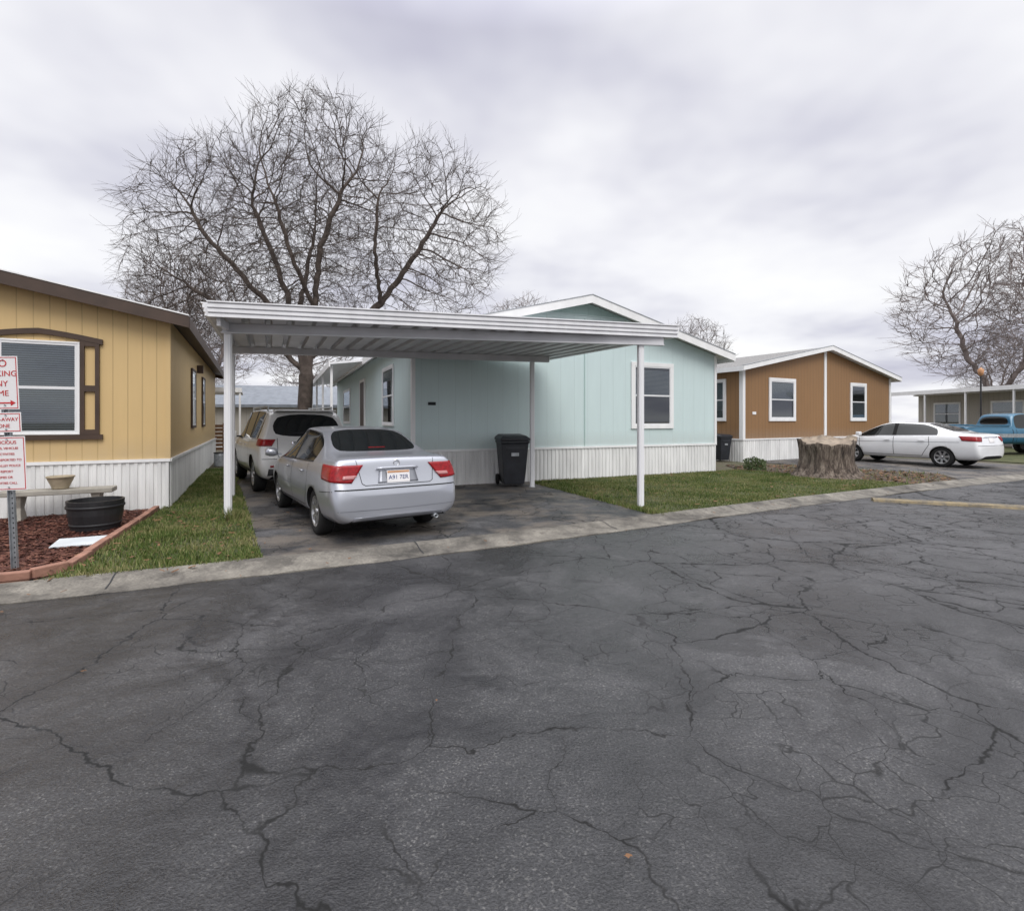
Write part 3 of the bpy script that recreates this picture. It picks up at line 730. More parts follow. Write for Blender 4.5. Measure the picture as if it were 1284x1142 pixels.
def silver_car():
    e = empty('silver_car', (-2.69, 8.47, .03), R(124))
    st = [(-2.27, .34, .56, .60, .68, .57),
          (-2.25, .28, .60, .665, .81, .71),
          (-2.165, .26, .80, .86, .84, .73),
          (-2.13, .25, .92, 1.03, .85, .74),
          (-2.07, .24, .95, 1.065, .855, .74),
          (-1.62, .22, .965, 1.075, .87, .72),
          (-1.50, .22, .965, 1.10, .87, .70),
          (-1.20, .22, .96, 1.235, .873, .64),
          (-.80, .22, .95, 1.395, .875, .575),
          (-.66, .22, .945, 1.41, .877, .575),
          (-.08, .22, .93, 1.435, .88, .59),
          (.00, .22, .93, 1.435, .88, .59),
          (.30, .22, .92, 1.415, .88, .585),
          (1.08, .22, .90, .985, .875, .70),
          (1.25, .22, .88, .95, .87, .70),
          (1.80, .22, .80, .86, .84, .66),
          (2.10, .24, .68, .74, .76, .56),
          (2.22, .28, .56, .62, .62, .44)]
    b_, bv = loft_body(e, st, M['silver'], side_glass={7, 8, 9, 11, 12}, top_glass={6, 7, 12}, black_side={10}, wheels=(-1.33, 1.30), wr=.345, hw=.87)
    for wx in (-1.33, 1.30):
        for sg in (1, -1): wheel(e, wx, sg*.728, .31, .19, 7, 'alloy', sg)
    B = M['well']; d = (1, 0, 0)
    for sg in (1, -1):
        dr = (1, -sg*.8, 0)
        ppatch(bv, 'tail_light', [(-2.17, sg*.56, .755), (-1.84, sg*.88, .79), (-1.80, sg*.88, .965), (-2.15, sg*.44, .965)], dr, M['red'], e, .012, 18, 8, back=.6)
        ppatch(bv, 'reverse_light', [(-2.16, sg*.535, .80), (-2.14, sg*.66, .80), (-2.14, sg*.66, .84), (-2.16, sg*.50, .84)], dr, M['redlight'], e, .018, 6, 4, back=.6)
        D = (0, -sg, 0); y = sg*1.3
        pline(bv, 'door_seam', [(-.05, y, .93), (-.06, y, .34), (1.02, y, .32), (1.06, y, .60), (1.02, y, .88)], D, .009, B, e)
        pline(bv, 'door_seam', [(-.05, y, .92), (-.06, y, .34), (-.82, y, .34), (-.98, y, .52), (-1.05, y, .70), (-1.0, y, .93)], D, .009, B, e)
        pline(bv, 'belt_trim', [(1.0, y, .918), (.30, y, .935), (-.7, y, .955), (-1.2, y, .97)], D, .018, M['black'], e, .006)
        pline(bv, 'side_moulding', [(1.0, y, .55), (-.95, y, .56)], D, .035, M['silver'], e, .012)
        pline(bv, 'window_divider', [(-.78, y, .96), (-.82, y, 1.32)], D, .022, M['black'], e, .004)
        pline(bv, 'bumper_seam', [(-1.72, y, .62), (-2.18, y, .66)], D, .008, B, e)
        for hx in (.20, -.78):
            lathe('door_handle', [(.001, -.09), (.014, -.08), (.017, 0), (.014, .08), (.001, .09)], M['silver'], e, 10, (hx, sg*.885, .82), 'x')
        box('mirror_arm', .98, 1.04, min(sg*.82, sg*.92), max(sg*.82, sg*.92), .93, .96, M['silver'], e)
        mirror_(e, .98, sg*.98, .99, M['silver'])
        pline(bv, 'trunk_side_seam', [(-3, sg*.52, 1.02), (-3, sg*.47, .74)], d, .007, B, e, .004)
    pline(bv, 'bumper_line', [(-3, .80, .675), (-3, .5, .672), (-3, -.5, .672), (-3, -.80, .675)], d, .014, B, e, .004)
    pline(bv, 'trunk_seam', [(-3, .47, .74), (-3, .43, .715), (-3, -.43, .715), (-3, -.47, .74)], d, .007, B, e, .004)
    pline(bv, 'bumper_crease_shade', [(-3, .78, .42), (-3, 0, .41), (-3, -.78, .42)], d, .010, M['silverd'], e, .003)
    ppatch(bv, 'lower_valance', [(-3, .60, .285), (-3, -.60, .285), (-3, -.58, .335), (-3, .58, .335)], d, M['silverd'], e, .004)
    ppatch(bv, 'plate_recess_shade', [(-3, .27, .735), (-3, -.27, .735), (-3, -.24, .90), (-3, .24, .90)], d, M['silverd'], e, .004)
    hp = bv.ray_cast(Vector((-3, 0, .81)), Vector(d))[0]
    pl = empty('plate', (hp.x-.022, 0, .81), 0, e); pl.rotation_euler = (0, R(8), 0)
    box('plate_blank', -.004, .004, -.152, .152, -.076, .076, M['signw'], pl, .002)
    box('plate_band', -.006, -.0045, -.145, .145, .045, .070, M['orangep'], pl)
    text('A91 7ER', .075, (-.0065, 0, -.014), (R(90), 0, R(-90)), M['navy'], pl)
    ppatch(bv, 'garnish', [(-3, .28, .905), (-3, -.28, .905), (-3, -.26, .93), (-3, .26, .93)], d, M['silver'], e, .03, 8, 2)
    hb = bv.ray_cast(Vector((-3, 0, .975)), Vector(d))[0]
    lathe('badge', [(.045, 0), (.045, -.008), (.034, -.010), (.030, -.003)], M['chrome'], e, 20, (hb.x, 0, .975), 'x')
    lathe('exhaust', [(.028, -.02), (.028, -.14), (.022, -.14), (.022, 0)], M['galv'], e, 16, (-2.14, -.50, .26), 'x')
    box('high_stop_lamp', -1.40, -1.36, -.12, .12, 1.12, 1.15, M['red'], e)
    for sg in (1, -1): ppatch(bv, 'front_lamp', [(2.6, sg*.72, .62), (2.6, sg*.42, .60), (2.6, sg*.42, .72), (2.6, sg*.72, .74)], (-1, 0, 0), M['clear'], e)
    return e
silver_car()

def suv():
    e = empty('champagne_suv', (-5.63, 12.90, .03), R(124))
    st = [(-2.50, .46, .70, .74, .80, .66),
          (-2.47, .38, .78, .86, .91, .81),
          (-2.40, .34, 1.00, 1.10, .955, .86),
          (-2.36, .32, 1.08, 1.18, .965, .84),
          (-2.14, .30, 1.13, 1.66, .975, .72),
          (-2.06, .30, 1.13, 1.73, .975, .715),
          (-1.60, .30, 1.13, 1.76, .98, .72),
          (-.95, .30, 1.12, 1.78, .985, .725),
          (-.85, .30, 1.12, 1.78, .985, .725),
          (.10, .30, 1.10, 1.78, .985, .725),
          (.20, .30, 1.10, 1.775, .985, .72),
          (.65, .30, 1.09, 1.74, .98, .71),
          (1.35, .30, 1.07, 1.16, .97, .80),
          (1.55, .30, 1.05, 1.12, .96, .80),
          (2.20, .32, .98, 1.04, .92, .76),
          (2.42, .34, .84, .92, .84, .66),
          (2.50, .40, .68, .74, .70, .54)]
    b_, bv = loft_body(e, st, M['champ'], side_glass={5, 6, 7, 8, 9, 10, 11}, top_glass={3, 11}, wheels=(-1.50, 1.50), wr=.42, hw=.97)
    for wx in (-1.5, 1.5):
        for sg in (1, -1): wheel(e, wx, sg*.825, .375, .23, 6, 'alloy', sg)
    B = M['well']; d = (1, 0, 0)
    for sg in (1, -1):
        dr = (1, -sg*.7, 0)
        ppatch(bv, 'tail_light', [(-2.42, sg*.70, 1.0), (-2.15, sg*.97, 1.0), (-2.10, sg*.95, 1.15), (-2.40, sg*.64, 1.13)], dr, M['red'], e, .012, 12, 6, back=.7)
        ppatch(bv, 'reflector', [(-3.0, sg*.60, .57), (-3.0, sg*.75, .57), (-3.0, sg*.75, .61), (-3.0, sg*.60, .61)], d, M['red'], e, .006, 4, 2)
        D = (0, -sg, 0); y = sg*1.4
        pline(bv, 'pillar', [(.15, y, 1.10), (.13, y, 1.72)], D, .10, M['black'], e, .004)
        pline(bv, 'pillar', [(-.90, y, 1.12), (-.96, y, 1.72)], D, .10, M['black'], e, .004)
        pline(bv, 'pillar', [(-1.80, y, 1.13), (-1.95, y, 1.68)], D, .12, M['champ'], e, .005)
        pline(bv, 'door_seam', [(.15, y, 1.10), (.13, y, .42), (1.15, y, .42), (1.22, y, .8), (1.2, y, 1.06)], D, .01, B, e)
        pline(bv, 'door_seam', [(.13, y, .42), (-.85, y, .42), (-1.05, y, .70), (-1.0, y, 1.12)], D, .01, B, e)
        pline(bv, 'cladding', [(1.05, y, .40), (-1.05, y, .40)], D, .10, M['black'], e, .012)
        pline(bv, 'chrome_line', [(1.25, y, 1.085), (-2.0, y, 1.145)], D, .02, M['chrome'], e, .006)
        beam('roof_rail', (-1.7, sg*.66, 1.83), (.5, sg*.66, 1.84), .035, .03, M['galv'], e, .008)
        for rx in (-1.65, -.6, .45): box('rail_foot', rx-.04, rx+.04, sg*.66-.015, sg*.66+.015, 1.73, 1.81, M['galv'], e)
        for hx in (.30, -.72): box('door_handle', hx-.09, hx+.09, sg*.99-.015, sg*.99+.02, .97, .995, M['chrome'], e, .006)
        box('mirror_arm', 1.0, 1.08, sg*.92-.06, sg*.92+.06, 1.10, 1.14, M['black'], e)
        box('mirror', .96, 1.12, sg*1.08-.10, sg*1.08+.10, 1.09, 1.26, M['champ'], e, .03)
    pline(bv, 'gate_seam', [(-3, .60, 1.16), (-3, .60, .80), (-3, .54, .72), (-3, -.54, .72), (-3, -.60, .80), (-3, -.60, 1.16)], d, .010, B, e, .004)
    pline(bv, 'bumper_line', [(-3, .9, .74), (-3, -.9, .74)], d, .010, B, e, .004)
    ppatch(bv, 'lower_bumper', [(-3, .80, .40), (-3, -.80, .40), (-3, -.78, .54), (-3, .78, .54)], d, M['black'], e, .006)
    ppatch(bv, 'garnish', [(-3, .34, 1.03), (-3, -.34, 1.03), (-3, -.34, 1.08), (-3, .34, 1.08)], d, M['chrome'], e, .015)
    ppatch(bv, 'plate', [(-3, .155, .84), (-3, -.155, .84), (-3, -.155, .99), (-3, .155, .99)], d, M['signw'], e, .012)
    pline(bv, 'wiper', [(-3, -.02, 1.24), (-3, .34, 1.27)], d, .018, M['black'], e, .012)
    box('spoiler', -2.24, -1.98, -.62, .62, 1.71, 1.745, M['champ'], e, .012)
    return e
suv()

def white_sedan():
    e = empty('white_sedan', (14.14, 18.55, .03), R(116.5))
    st = [(-2.42, .40, .66, .70, .70, .60),
          (-2.39, .32, .72, .80, .84, .74),
          (-2.32, .28, .92, 1.02, .88, .77),
          (-2.26, .26, 1.00, 1.10, .89, .77),
          (-1.78, .24, 1.01, 1.13, .90, .74),
          (-1.66, .24, 1.01, 1.16, .90, .72),
          (-1.28, .24, 1.00, 1.30, .903, .67),
          (-.85, .24, .99, 1.43, .905, .60),
          (-.75, .24, .99, 1.445, .905, .60),
          (-.05, .24, .97, 1.475, .91, .62),
          (.05, .24, .97, 1.475, .91, .62),
          (.45, .24, .96, 1.45, .91, .61),
          (1.22, .24, .94, 1.02, .90, .74),
          (1.40, .24, .93, 1.0, .90, .74),
          (2.0, .24, .84, .90, .87, .68),
          (2.30, .26, .70, .76, .78, .58),
          (2.40, .30, .58, .62, .64, .46)]
    b_, bv = loft_body(e, st, M['carwhite'], side_glass={6, 7, 8, 10, 11}, top_glass={5, 6, 11}, black_side={9}, wheels=(-1.42, 1.38), wr=.36, hw=.89)
    for wx in (-1.42, 1.38):
        for sg in (1, -1): wheel(e, wx, sg*.765, .325, .20, 7, 'alloy', sg)
    B = M['well']; d = (1, 0, 0)
    for sg in (1, -1):
        dr = (1, -sg*.8, 0); D = (0, -sg, 0); y = sg*1.3
        ppatch(bv, 'tail_light', [(-2.33, sg*.60, .85), (-1.98, sg*.90, .87), (-1.94, sg*.90, 1.02), (-2.31, sg*.52, 1.0)], dr, M['red'], e, .012, 14, 6, back=.6)
        pline(bv, 'door_seam', [(0, y, .97), (-.01, y, .34), (1.1, y, .34), (1.14, y, .9)], D, .014, B, e)
        pline(bv, 'door_seam', [(-.01, y, .34), (-.85, y, .34), (-1.08, y, .72), (-1.05, y, .98)], D, .014, B, e)
        pline(bv, 'belt_trim', [(1.1, y, .955), (-1.35, y, 1.02)], D, .02, M['chrome'], e, .006)
        pline(bv, 'crease_shade', [(1.5, y, .76), (-1.9, y, .82)], D, .012, M['silverd'], e, .003)
        for hx in (.2, -.85): box('door_handle', hx-.09, hx+.09, sg*.91-.01, sg*.91+.025, .84, .865, M['carwhite'], e, .006)
        box('mirror', 1.02, 1.16, sg*1.0-.09, sg*1.0+.09, .97, 1.11, M['carwhite'], e, .03)
    pline(bv, 'bumper_line', [(-3, .84, .72), (-3, -.84, .72)], d, .012, B, e, .004)
    ppatch(bv, 'plate', [(-3, .155, .82), (-3, -.155, .82), (-3, -.155, .96), (-3, .155, .96)], d, M['signw'], e, .008)
    ppatch(bv, 'garnish', [(-3, .45, .97), (-3, -.45, .97), (-3, -.45, 1.0), (-3, .45, 1.0)], d, M['chrome'], e, .01)
white_sedan()

def pickup():
    e = empty('blue_pickup_truck', (22.2, 23.3, .03), R(2))
    st = [(-2.70, .52, .98, 1.08, .88, .84), (-2.67, .50, 1.10, 1.22, .93, .88), (-2.58, .50, 1.16, 1.28, .95, .88),
          (-.66, .48, 1.16, 1.28, .95, .88), (-.60, .48, 1.16, 1.30, .95, .84), (-.56, .48, 1.16, 1.70, .95, .70), (-.48, .48, 1.16, 1.82, .95, .69),
          (.10, .48, 1.16, 1.85, .95, .70), (.45, .48, 1.16, 1.82, .95, .69), (.88, .48, 1.15, 1.26, .95, .84),
          (1.0, .48, 1.14, 1.21, .95, .84), (2.50, .48, 1.10, 1.16, .94, .84), (2.62, .50, 1.06, 1.12, .92, .82), (2.68, .56, .98, 1.03, .88, .76)]
    b_, bv = loft_body(e, st, M['teal'], side_glass={6, 7, 8}, top_glass={8, 4}, topblack={2}, wheels=(-1.65, 1.65), wr=.45, hw=.94)
    for wx in (-1.65, 1.65):
        for sg in (1, -1): wheel(e, wx, sg*.82, .40, .24, 6, 'alloy', sg)
    for sg in (1, -1):
        D = (0, -sg, 0); y = sg*1.4
        pline(bv, 'stripe', [(2.6, y, .86), (-2.6, y, .86)], D, .16, M['galv'], e, .006)
        pline(bv, 'door_seam', [(-.46, y, 1.14), (-.46, y, .56), (.86, y, .56), (.88, y, 1.12)], D, .014, M['well'], e)
        pline(bv, 'bed_seam', [(-.62, y, 1.14), (-.62, y, .54)], D, .025, M['well'], e)
        box('mirror', .70, .78, sg*1.10-.10, sg*1.10+.10, 1.20, 1.40, M['chrome'], e, .02)
        ppatch(bv, 'headlight', [(3, sg*.80, .78), (3, sg*.55, .78), (3, sg*.55, .94), (3, sg*.80, .94)], (-1, 0, 0), M['clear'], e)
        box('bed_rail', -2.55, -.70, min(sg*.84, sg*.90), max(sg*.84, sg*.90), 1.27, 1.33, M['teal'], e, .01)
    box('tailgate', -2.72, -2.685, -.80, .80, .62, 1.24, M['teal'], e, .01)
    box('front_bumper', 2.66, 2.78, -.92, .92, .46, .64, M['chrome'], e, .02); box('rear_bumper', -2.84, -2.725, -.9, .9, .48, .64, M['chrome'], e, .02)
pickup()

# ------------------------------------------------------------------ wheelie bins
def bin_(x, y, rz, h=1.12):
    e = empty('trash_bin', (x, y, .035), R(rz))
    s = h/1.12; V = []; F = []
    secs = [(.06, .22, .24), (.30, .245, .27), (.92, .29, .33), (.935, .31, .35), (.985, .31, .35)]
    for (z, a, b_) in secs: V += [(-a*s, -b_*s, z*s), (a*s, -b_*s, z*s), (a*s, b_*s, z*s), (-a*s, b_*s, z*s)]
    for i in range(len(secs)-1):
        for k in range(4): F.append((4*i+k, 4*i+(k+1) % 4, 4*i+4+(k+1) % 4, 4*i+4+k))
    F.append((0, 1, 2, 3)); k = 4*(len(secs)-1); F.append((k, k+1, k+2, k+3))
    mk('tub', V, F, M['bin'], e, bev=.018*s)
    V = [(-.32, -.37, .99), (.32, -.37, .99), (.32, .38, .99), (-.32, .38, .99), (-.32, -.37, 1.03), (.32, -.37, 1.03), (.32, .38, 1.05), (-.32, .38, 1.05), (-.25, -.27, 1.09), (.25, -.27, 1.09), (.25, .30, 1.115), (-.25, .30, 1.115)]
    V = [(a*s, b_*s, c*s) for a, b_, c in V]
    mk('lid', V, [(0,3,2,1),(0,1,5,4),(1,2,6,5),(2,3,7,6),(3,0,4,7),(4,5,9,8),(5,6,10,9),(6,7,11,10),(7,4,8,11),(8,9,10,11)], M['bin'], e, bev=.012*s)
    lathe('handle', [(.016, -.26*s), (.016, .26*s)], M['bin'], e, 10, (0, .43*s, 1.0*s), 'x')
    for q in (-.27, .27):
        lathe('wheel', [(.02, -.03), (.12, -.03), (.13, 0), (.12, .03), (.02, .03)], M['rubber'], e, 20, (q*s, .27*s, .13), 'x')
        boxes('hinge', [(q*s*.6-.02, q*s*.6+.02, .36*s, .44*s, .98*s, 1.02*s)], M['bin'], e)
    box('front_rib', -.20*s, .20*s, -.335*s, -.30*s, .80*s, .86*s, M['bin'], e, .008)
    box('label', -.08*s, .08*s, -.325*s, -.309*s, .66*s, .73*s, M['galv'], e)
bin_(.0, 12.05, 12, 1.20); bin_(7.75, 19.3, 24, 1.02)

# ------------------------------------------------------------------ stump
def stump():
    rng = random.Random(5); V = []; F = []; n = 72; levels = [(0, 1.32), (.06, 1.17), (.16, 1.06), (.30, .98), (.45, .94), (.6, .93), (.78, .95), (.90, .98), (1.0, 1.0)]
    for li, (t, s) in enumerate(levels):
        for i in range(n):
            a = 2*math.pi*i/n
            r = .70*s*(1+.07*math.sin(3*a+1)+.05*math.sin(5*a+t*1.2)+.035*math.sin(11*a+t*2)+.025*math.sin(23*a+t))
            if t < .25: r *= 1+.20*(.25-t)*4*max(0, math.sin(4*a+.6))
            r += rng.uniform(-.014, .014)
            top = .97+.10*math.sin(a+.5)+.03*math.sin(7*a)+(.05 if (i//5) % 3 == 0 else 0)
            V.append((r*math.cos(a), r*.82*math.sin(a), t*top))
    for l in range(len(levels)-1):
        for i in range(n): j = (i+1) % n; F.append((l*n+i, l*n+j, (l+1)*n+j, (l+1)*n+i))
    I = [0]*len(F); k = len(V); base = (len(levels)-1)*n
    for q, s in ((.90, 1), (.5, 1)):
        for i in range(n):
            x, y, z = V[base+i]; V.append((x*q, y*q, (z*.4+.97*.6)-.03+rng.uniform(-.012, .012)))
    V.append((0, 0, .95))
    for ring in (0, 1):
        o0 = base if ring == 0 else k
        for i in range(n): j = (i+1) % n; F.append((o0+i, o0+j, k+ring*n+j, k+ring*n+i)); I.append(1)
    for i in range(n): F.append((k+n+i, k+n+(i+1) % n, k+2*n)); I.append(1)
    m, nt, b_ = nt_mat('stump_bark'); co = objco(nt); mp = nt.nodes.new('ShaderNodeMapping'); mp.inputs['Scale'].default_value = (1, 1, .18)
    nt.links.new(co, mp.inputs[0]); f = noise(nt, mp.outputs[0], 13, 6, .75)
    nt.links.new(ramp(nt, [(.36, (.025, .019, .015)), (.5, (.13, .10, .08)), (.66, (.32, .27, .22))], f).outputs[0], b_.inputs['Base Color'])
    b_.inputs['Roughness'].default_value = .95; bump(nt, b_, f, 1.0, .08)
    e = empty('tree_stump', (8.52, 14.0, .03)); mk('trunk', V, F, [m, mat('cut_wood', (.26, .21, .16), .9, var=.35, vs=6, bs=.6)], e, idx=I, smooth=True)
stump()

# ------------------------------------------------------------------ left yard objects
sg = empty('parking_sign', (-5.02, 5.25, .03)); sg.rotation_euler = (R(1.5), R(-1.4), R(8))
boxes('post', [(-.028, -.022, -.03, .0, 0, 2.10), (.022, .028, -.03, .0, 0, 2.10), (-.022, .022, -.006, .0, 0, 2.10)], M['galv'], sg)
boxes('post_holes', [(-.006, .006, -.0085, -.0062, z*.05+.03, z*.05+.045) for z in range(30)], M['dark'], sg)
def panel(x0, x1, z0, z1):
    y = -.036
    box('sign_panel', x0, x1, y, y+.004, z0, z1, M['signw'], sg, .0015)
    b_ = .012; g = .010
    X0, X1, Z0, Z1 = x0+g, x1-g, z0+g, z1-g
    boxes('border', [(X0, X1, y-.0015, y-.0002, Z0, Z0+b_*.6), (X0, X1, y-.0015, y-.0002, Z1-b_*.6, Z1), (X0, X0+b_*.6, y-.0015, y-.0002, Z0+b_*.6, Z1-b_*.6), (X1-b_*.6, X1, y-.0015, y-.0002, Z0+b_*.6, Z1-b_*.6)], M['signr'], sg)
def st_(s, size, x, z): text(s, size, (x, -.0385, z), (R(90), 0, 0), M['signr'], sg, ext=.001)
panel(-.215, .125, 1.63, 2.16)
for s, z in (('NO', 2.085), ('PARKING', 1.985), ('ANY', 1.885), ('TIME', 1.79)): st_(s, .098 if s == 'NO' else .078, -.045, z)
boxes('arrow', [(-.18, .05, -.0385, -.0365, 1.688, 1.702)], M['signr'], sg)
mk('arrow_head', [(.05, -.0385, 1.665), (.095, -.0385, 1.695), (.05, -.0385, 1.725)], [(0, 1, 2)], M['signr'], sg)
panel(-.20, .135, 1.40, 1.60); st_('TOW-AWAY', .05, -.035, 1.53); st_('ZONE', .05, -.035, 1.465)
panel(-.24, .16, .82, 1.36)
for i, s in enumerate(['SUSPICIOUS', 'PERSONS, VEHICLES', 'OR ACTIVITIES', 'WILL BE REPORTED TO', 'WEST VALLEY POLICE', 'TO REPORT', 'CRIMES OR', 'ACTIVITIES CALL']):
    st_(s, (.046 if i in (0,) else .031), -.04, 1.30-i*.058)
for z in (2.12, 1.67, 1.57, 1.43, 1.33, .85): lathe('bolt', [(.009, 0), (.009, .004), (.001, .006)], M['galv'], sg, 8, (0, -.042, z), 'y')

be = empty('garden_bench', (-6.98, 7.98, .04), R(26.5))
box('seat', -.70, .70, -.17, .17, .38, .455, M['concrete2'], be, .012)
for x in (-.52, .42):
    V = [(x, -.13, 0), (x+.12, -.13, 0), (x+.12, .13, 0), (x, .13, 0), (x+.02, -.08, .2), (x+.10, -.08, .2), (x+.10, .08, .2), (x+.02, .08, .2), (x, -.14, .38), (x+.12, -.14, .38), (x+.12, .14, .38), (x, .14, .38)]
    F = [(0, 3, 2, 1), (8, 9, 10, 11)]
    for b_ in (0, 4):
        for k in range(4): F.append((b_+k, b_+(k+1) % 4, b_+4+(k+1) % 4, b_+4+k))
    mk('leg', V, F, M['concrete2'], be, bev=.008)
ur = empty('urn_planter', (-6.95, 7.98, .50))
lathe('urn', [(.0, 0), (.10, .0), (.105, .015), (.12, .06), (.155, .14), (.165, .17), (.175, .175), (.175, .195), (.155, .195), (.14, .15), (0, .14)], M['urn'], ur, 28)
ba = empty('barrel_planter', (-5.78, 7.20, .04), R(20))
lathe('staves', [(0, 0), (.27, 0), (.275, .02), (.31, .22), (.325, .40), (.325, .415), (.30, .415), (.295, .33), (0, .32)], M['black'], ba, 26, smooth=False)
for z, r in ((.07, .285), (.31, .322)): lathe('hoop', [(r, z), (r+.007, z+.003), (r+.010, z+.032), (r+.004, z+.036)], M['black'], ba, 30)
lathe('soil', [(.296, .34), (.1, .355), (.001, .36)], M['bedsoil'], ba, 20)
pq = box('flat_plaque', -.27, .27, -.17, .17, 0, .02, M['paper'], None, .004); pq.location = (-5.22, 6.30, .07); pq.rotation_euler = (R(5), 0, R(25))
pt = empty('utility_drum', (-9.7, 17.2, .04)); lathe('drum', [(0, .42), (.16, .42), (.17, .36), (.17, 0)], M['galv'], pt, 18)
lathe('lid', [(0, .47), (.18, .45), (.18, .42)], M['black'], pt, 18)

# ------------------------------------------------------------------ trees
def colonise(attr, chains, step, infl, kill, iters, seed=0, cap=16000):
    rng = random.Random(seed); nodes = []; par = []; kids = []
    def add(p, q):
        nodes.append(Vector(p)); par.append(q); kids.append([])
        if q >= 0: kids[q].append(len(nodes)-1)
        return len(nodes)-1
    ids = {}
    for ci, (start, pts) in enumerate(chains):
        prev = add(pts[0], -1) if start is None else ids[start]
        if start is None: ids[(ci, 0)] = prev
        for pi, p in enumerate(pts[1:] if start is None else pts):
            a = nodes[prev].copy(); b_ = Vector(p); L = (b_-a).length; n = max(1, int(L/step)); jt = .05 if start is None else .2
            for k in range(1, n+1):
                q = a.lerp(b_, k/n)+Vector((rng.uniform(-1, 1), rng.uniform(-1, 1), rng.uniform(-.5, .5)))*step*jt
                prev = add(q, prev)
            ids[(ci, pi+1)] = prev
    A = [Vector(a) for a in attr]
    for it in range(iters):
        kd = kdtree.KDTree(len(nodes))
        for i, p in enumerate(nodes): kd.insert(p, i)
        kd.balance(); D = {}; keep = []
        for a in A:
            co, i, d = kd.find(a)
            if d < kill: continue
            keep.append(a)
            if d < infl: D.setdefault(i, Vector((0, 0, 0))); D[i] += (a-co).normalized()
        A = keep
        if not D: break
        grown = 0
        for i, d in D.items():
            if len(kids[i]) >= 3: continue
            g = (nodes[i]-nodes[par[i]]).normalized() if par[i] >= 0 else Vector((0, 0, 1))
            v = d.normalized()+g*.55+Vector((rng.uniform(-1, 1), rng.uniform(-1, 1), rng.uniform(-.6, 1)))*.25
            q = nodes[i]+v.normalized()*step
            if kd.find(q)[2] < step*.55 or any((nodes[k]-q).length < step*.5 for k in kids[i]): continue
            add(q, i); grown += 1
        if len(nodes) > cap or not grown: break
    return nodes, par
def tree_mesh(name, loc, nodes, par, rtip, expo, m, twigs=2, tl=.5, seed=1, rz=0, twr=.005, jit=.6, up=.25):
    rng = random.Random(seed); n = len(nodes); cnt = [0]*n; ch = [0]*n
    for i in range(n):
        if par[i] >= 0: ch[par[i]] += 1
    for i in range(n-1, -1, -1):
        if ch[i] == 0: cnt[i] = 1
        if par[i] >= 0: cnt[par[i]] += max(1, cnt[i])
    rad = [rtip*max(1, c)**expo for c in cnt]
    dirs = [(nodes[i]-nodes[par[i]]).normalized() if par[i] >= 0 else Vector((0, 0, 1)) for i in range(n)]
    V = []; F = []
    REF = Vector((.31, .95, .05)).normalized()
    def frame(d):
        u = d.cross(REF)
        if u.length < .05: u = d.cross(Vector((1, 0, 0)))
        u.normalize(); return u, d.cross(u)
    def seg(a, b_, ra, rb, k, da=None, db=None):
        d = (b_-a)
        if d.length < 1e-5: return
        d.normalize(); s = len(V)
        for (c, rr, dd) in ((a, ra, da or d), (b_, rb, db or d)):
            u, w = frame(dd)
            for i in range(k):
                t = 2*math.pi*i/k; V.append(c+u*(rr*math.cos(t))+w*(rr*math.sin(t)))
        for i in range(k): j = (i+1) % k; F.append((s+i, s+j, s+k+j, s+k+i))
    for i in range(n):
        p = par[i]
        if p < 0: continue
        main = cnt[p] < cnt[i]*1.6 or p == 0
        rp = rad[p] if main else min(rad[p], rad[i]*1.25)
        k = 3 if rad[i] < .025 else (6 if rad[i] < .09 else 12)
        if rad[i] > .05 and main: seg(nodes[p], nodes[i], rp, rad[i], 12, dirs[p], dirs[i])
        else: seg(nodes[p]-(dirs[i]*min(.06, rad[p]*.5)), nodes[i]+dirs[i]*.012, rp, rad[i], k)
        if cnt[i] <= 5:
            q0 = twigs+1 if cnt[i] == 1 else twigs
            for _ in range(q0 if rng.random() < .85 else 0):
                g = dirs[i]
                v = (g+Vector((rng.uniform(-1, 1), rng.uniform(-1, 1), rng.uniform(-1, 1)+up))*jit).normalized()
                a = nodes[p].lerp(nodes[i], rng.random()); L = tl*rng.uniform(.4, 1.25); r0 = twr*1.1
                for q in range(3):
                    c = a+v*L/3; seg(a, c, r0*(1-q*.22), r0*(1-(q+1)*.22), 3)
                    if q < 2 and rng.random() < .7:
                        v2 = (v+Vector((rng.uniform(-1, 1), rng.uniform(-1, 1), rng.uniform(-.7, 1)))*.6).normalized(); seg(c, c+v2*L*.5, r0*.65, r0*.35, 3)
                    a = c; v = (v+Vector((rng.uniform(-.2, .2), rng.uniform(-.2, .2), rng.uniform(-.1, .2)))).normalized()
    o = mk(name, V, F, m, smooth=True, fixn=False); o.location = loc; o.rotation_euler = (0, 0, rz); return o
def ell(rng, c, r, n, zmin=-99):
    out = []
    while len(out) < n:
        p = [rng.uniform(-1, 1) for _ in range(3)]
        if sum(x*x for x in p) <= 1:
            q = tuple(c[i]+r[i]*p[i] for i in range(3))
            if q[2] > zmin: out.append(q)
    return out
rng = random.Random(11)
attr = ell(rng, (-2.7, 0, 8.5), (4.2, 3.6, 4.4), 3200, 4.6) + ell(rng, (.6, 0, 9.8), (3.5, 3.6, 4.9), 3200, 5) + ell(rng, (4.9, 0, 8.9), (3.2, 2.6, 3.9), 1700, 5.2) + ell(rng, (-5.0, 0, 6.6), (2.0, 2, 2.2), 400)
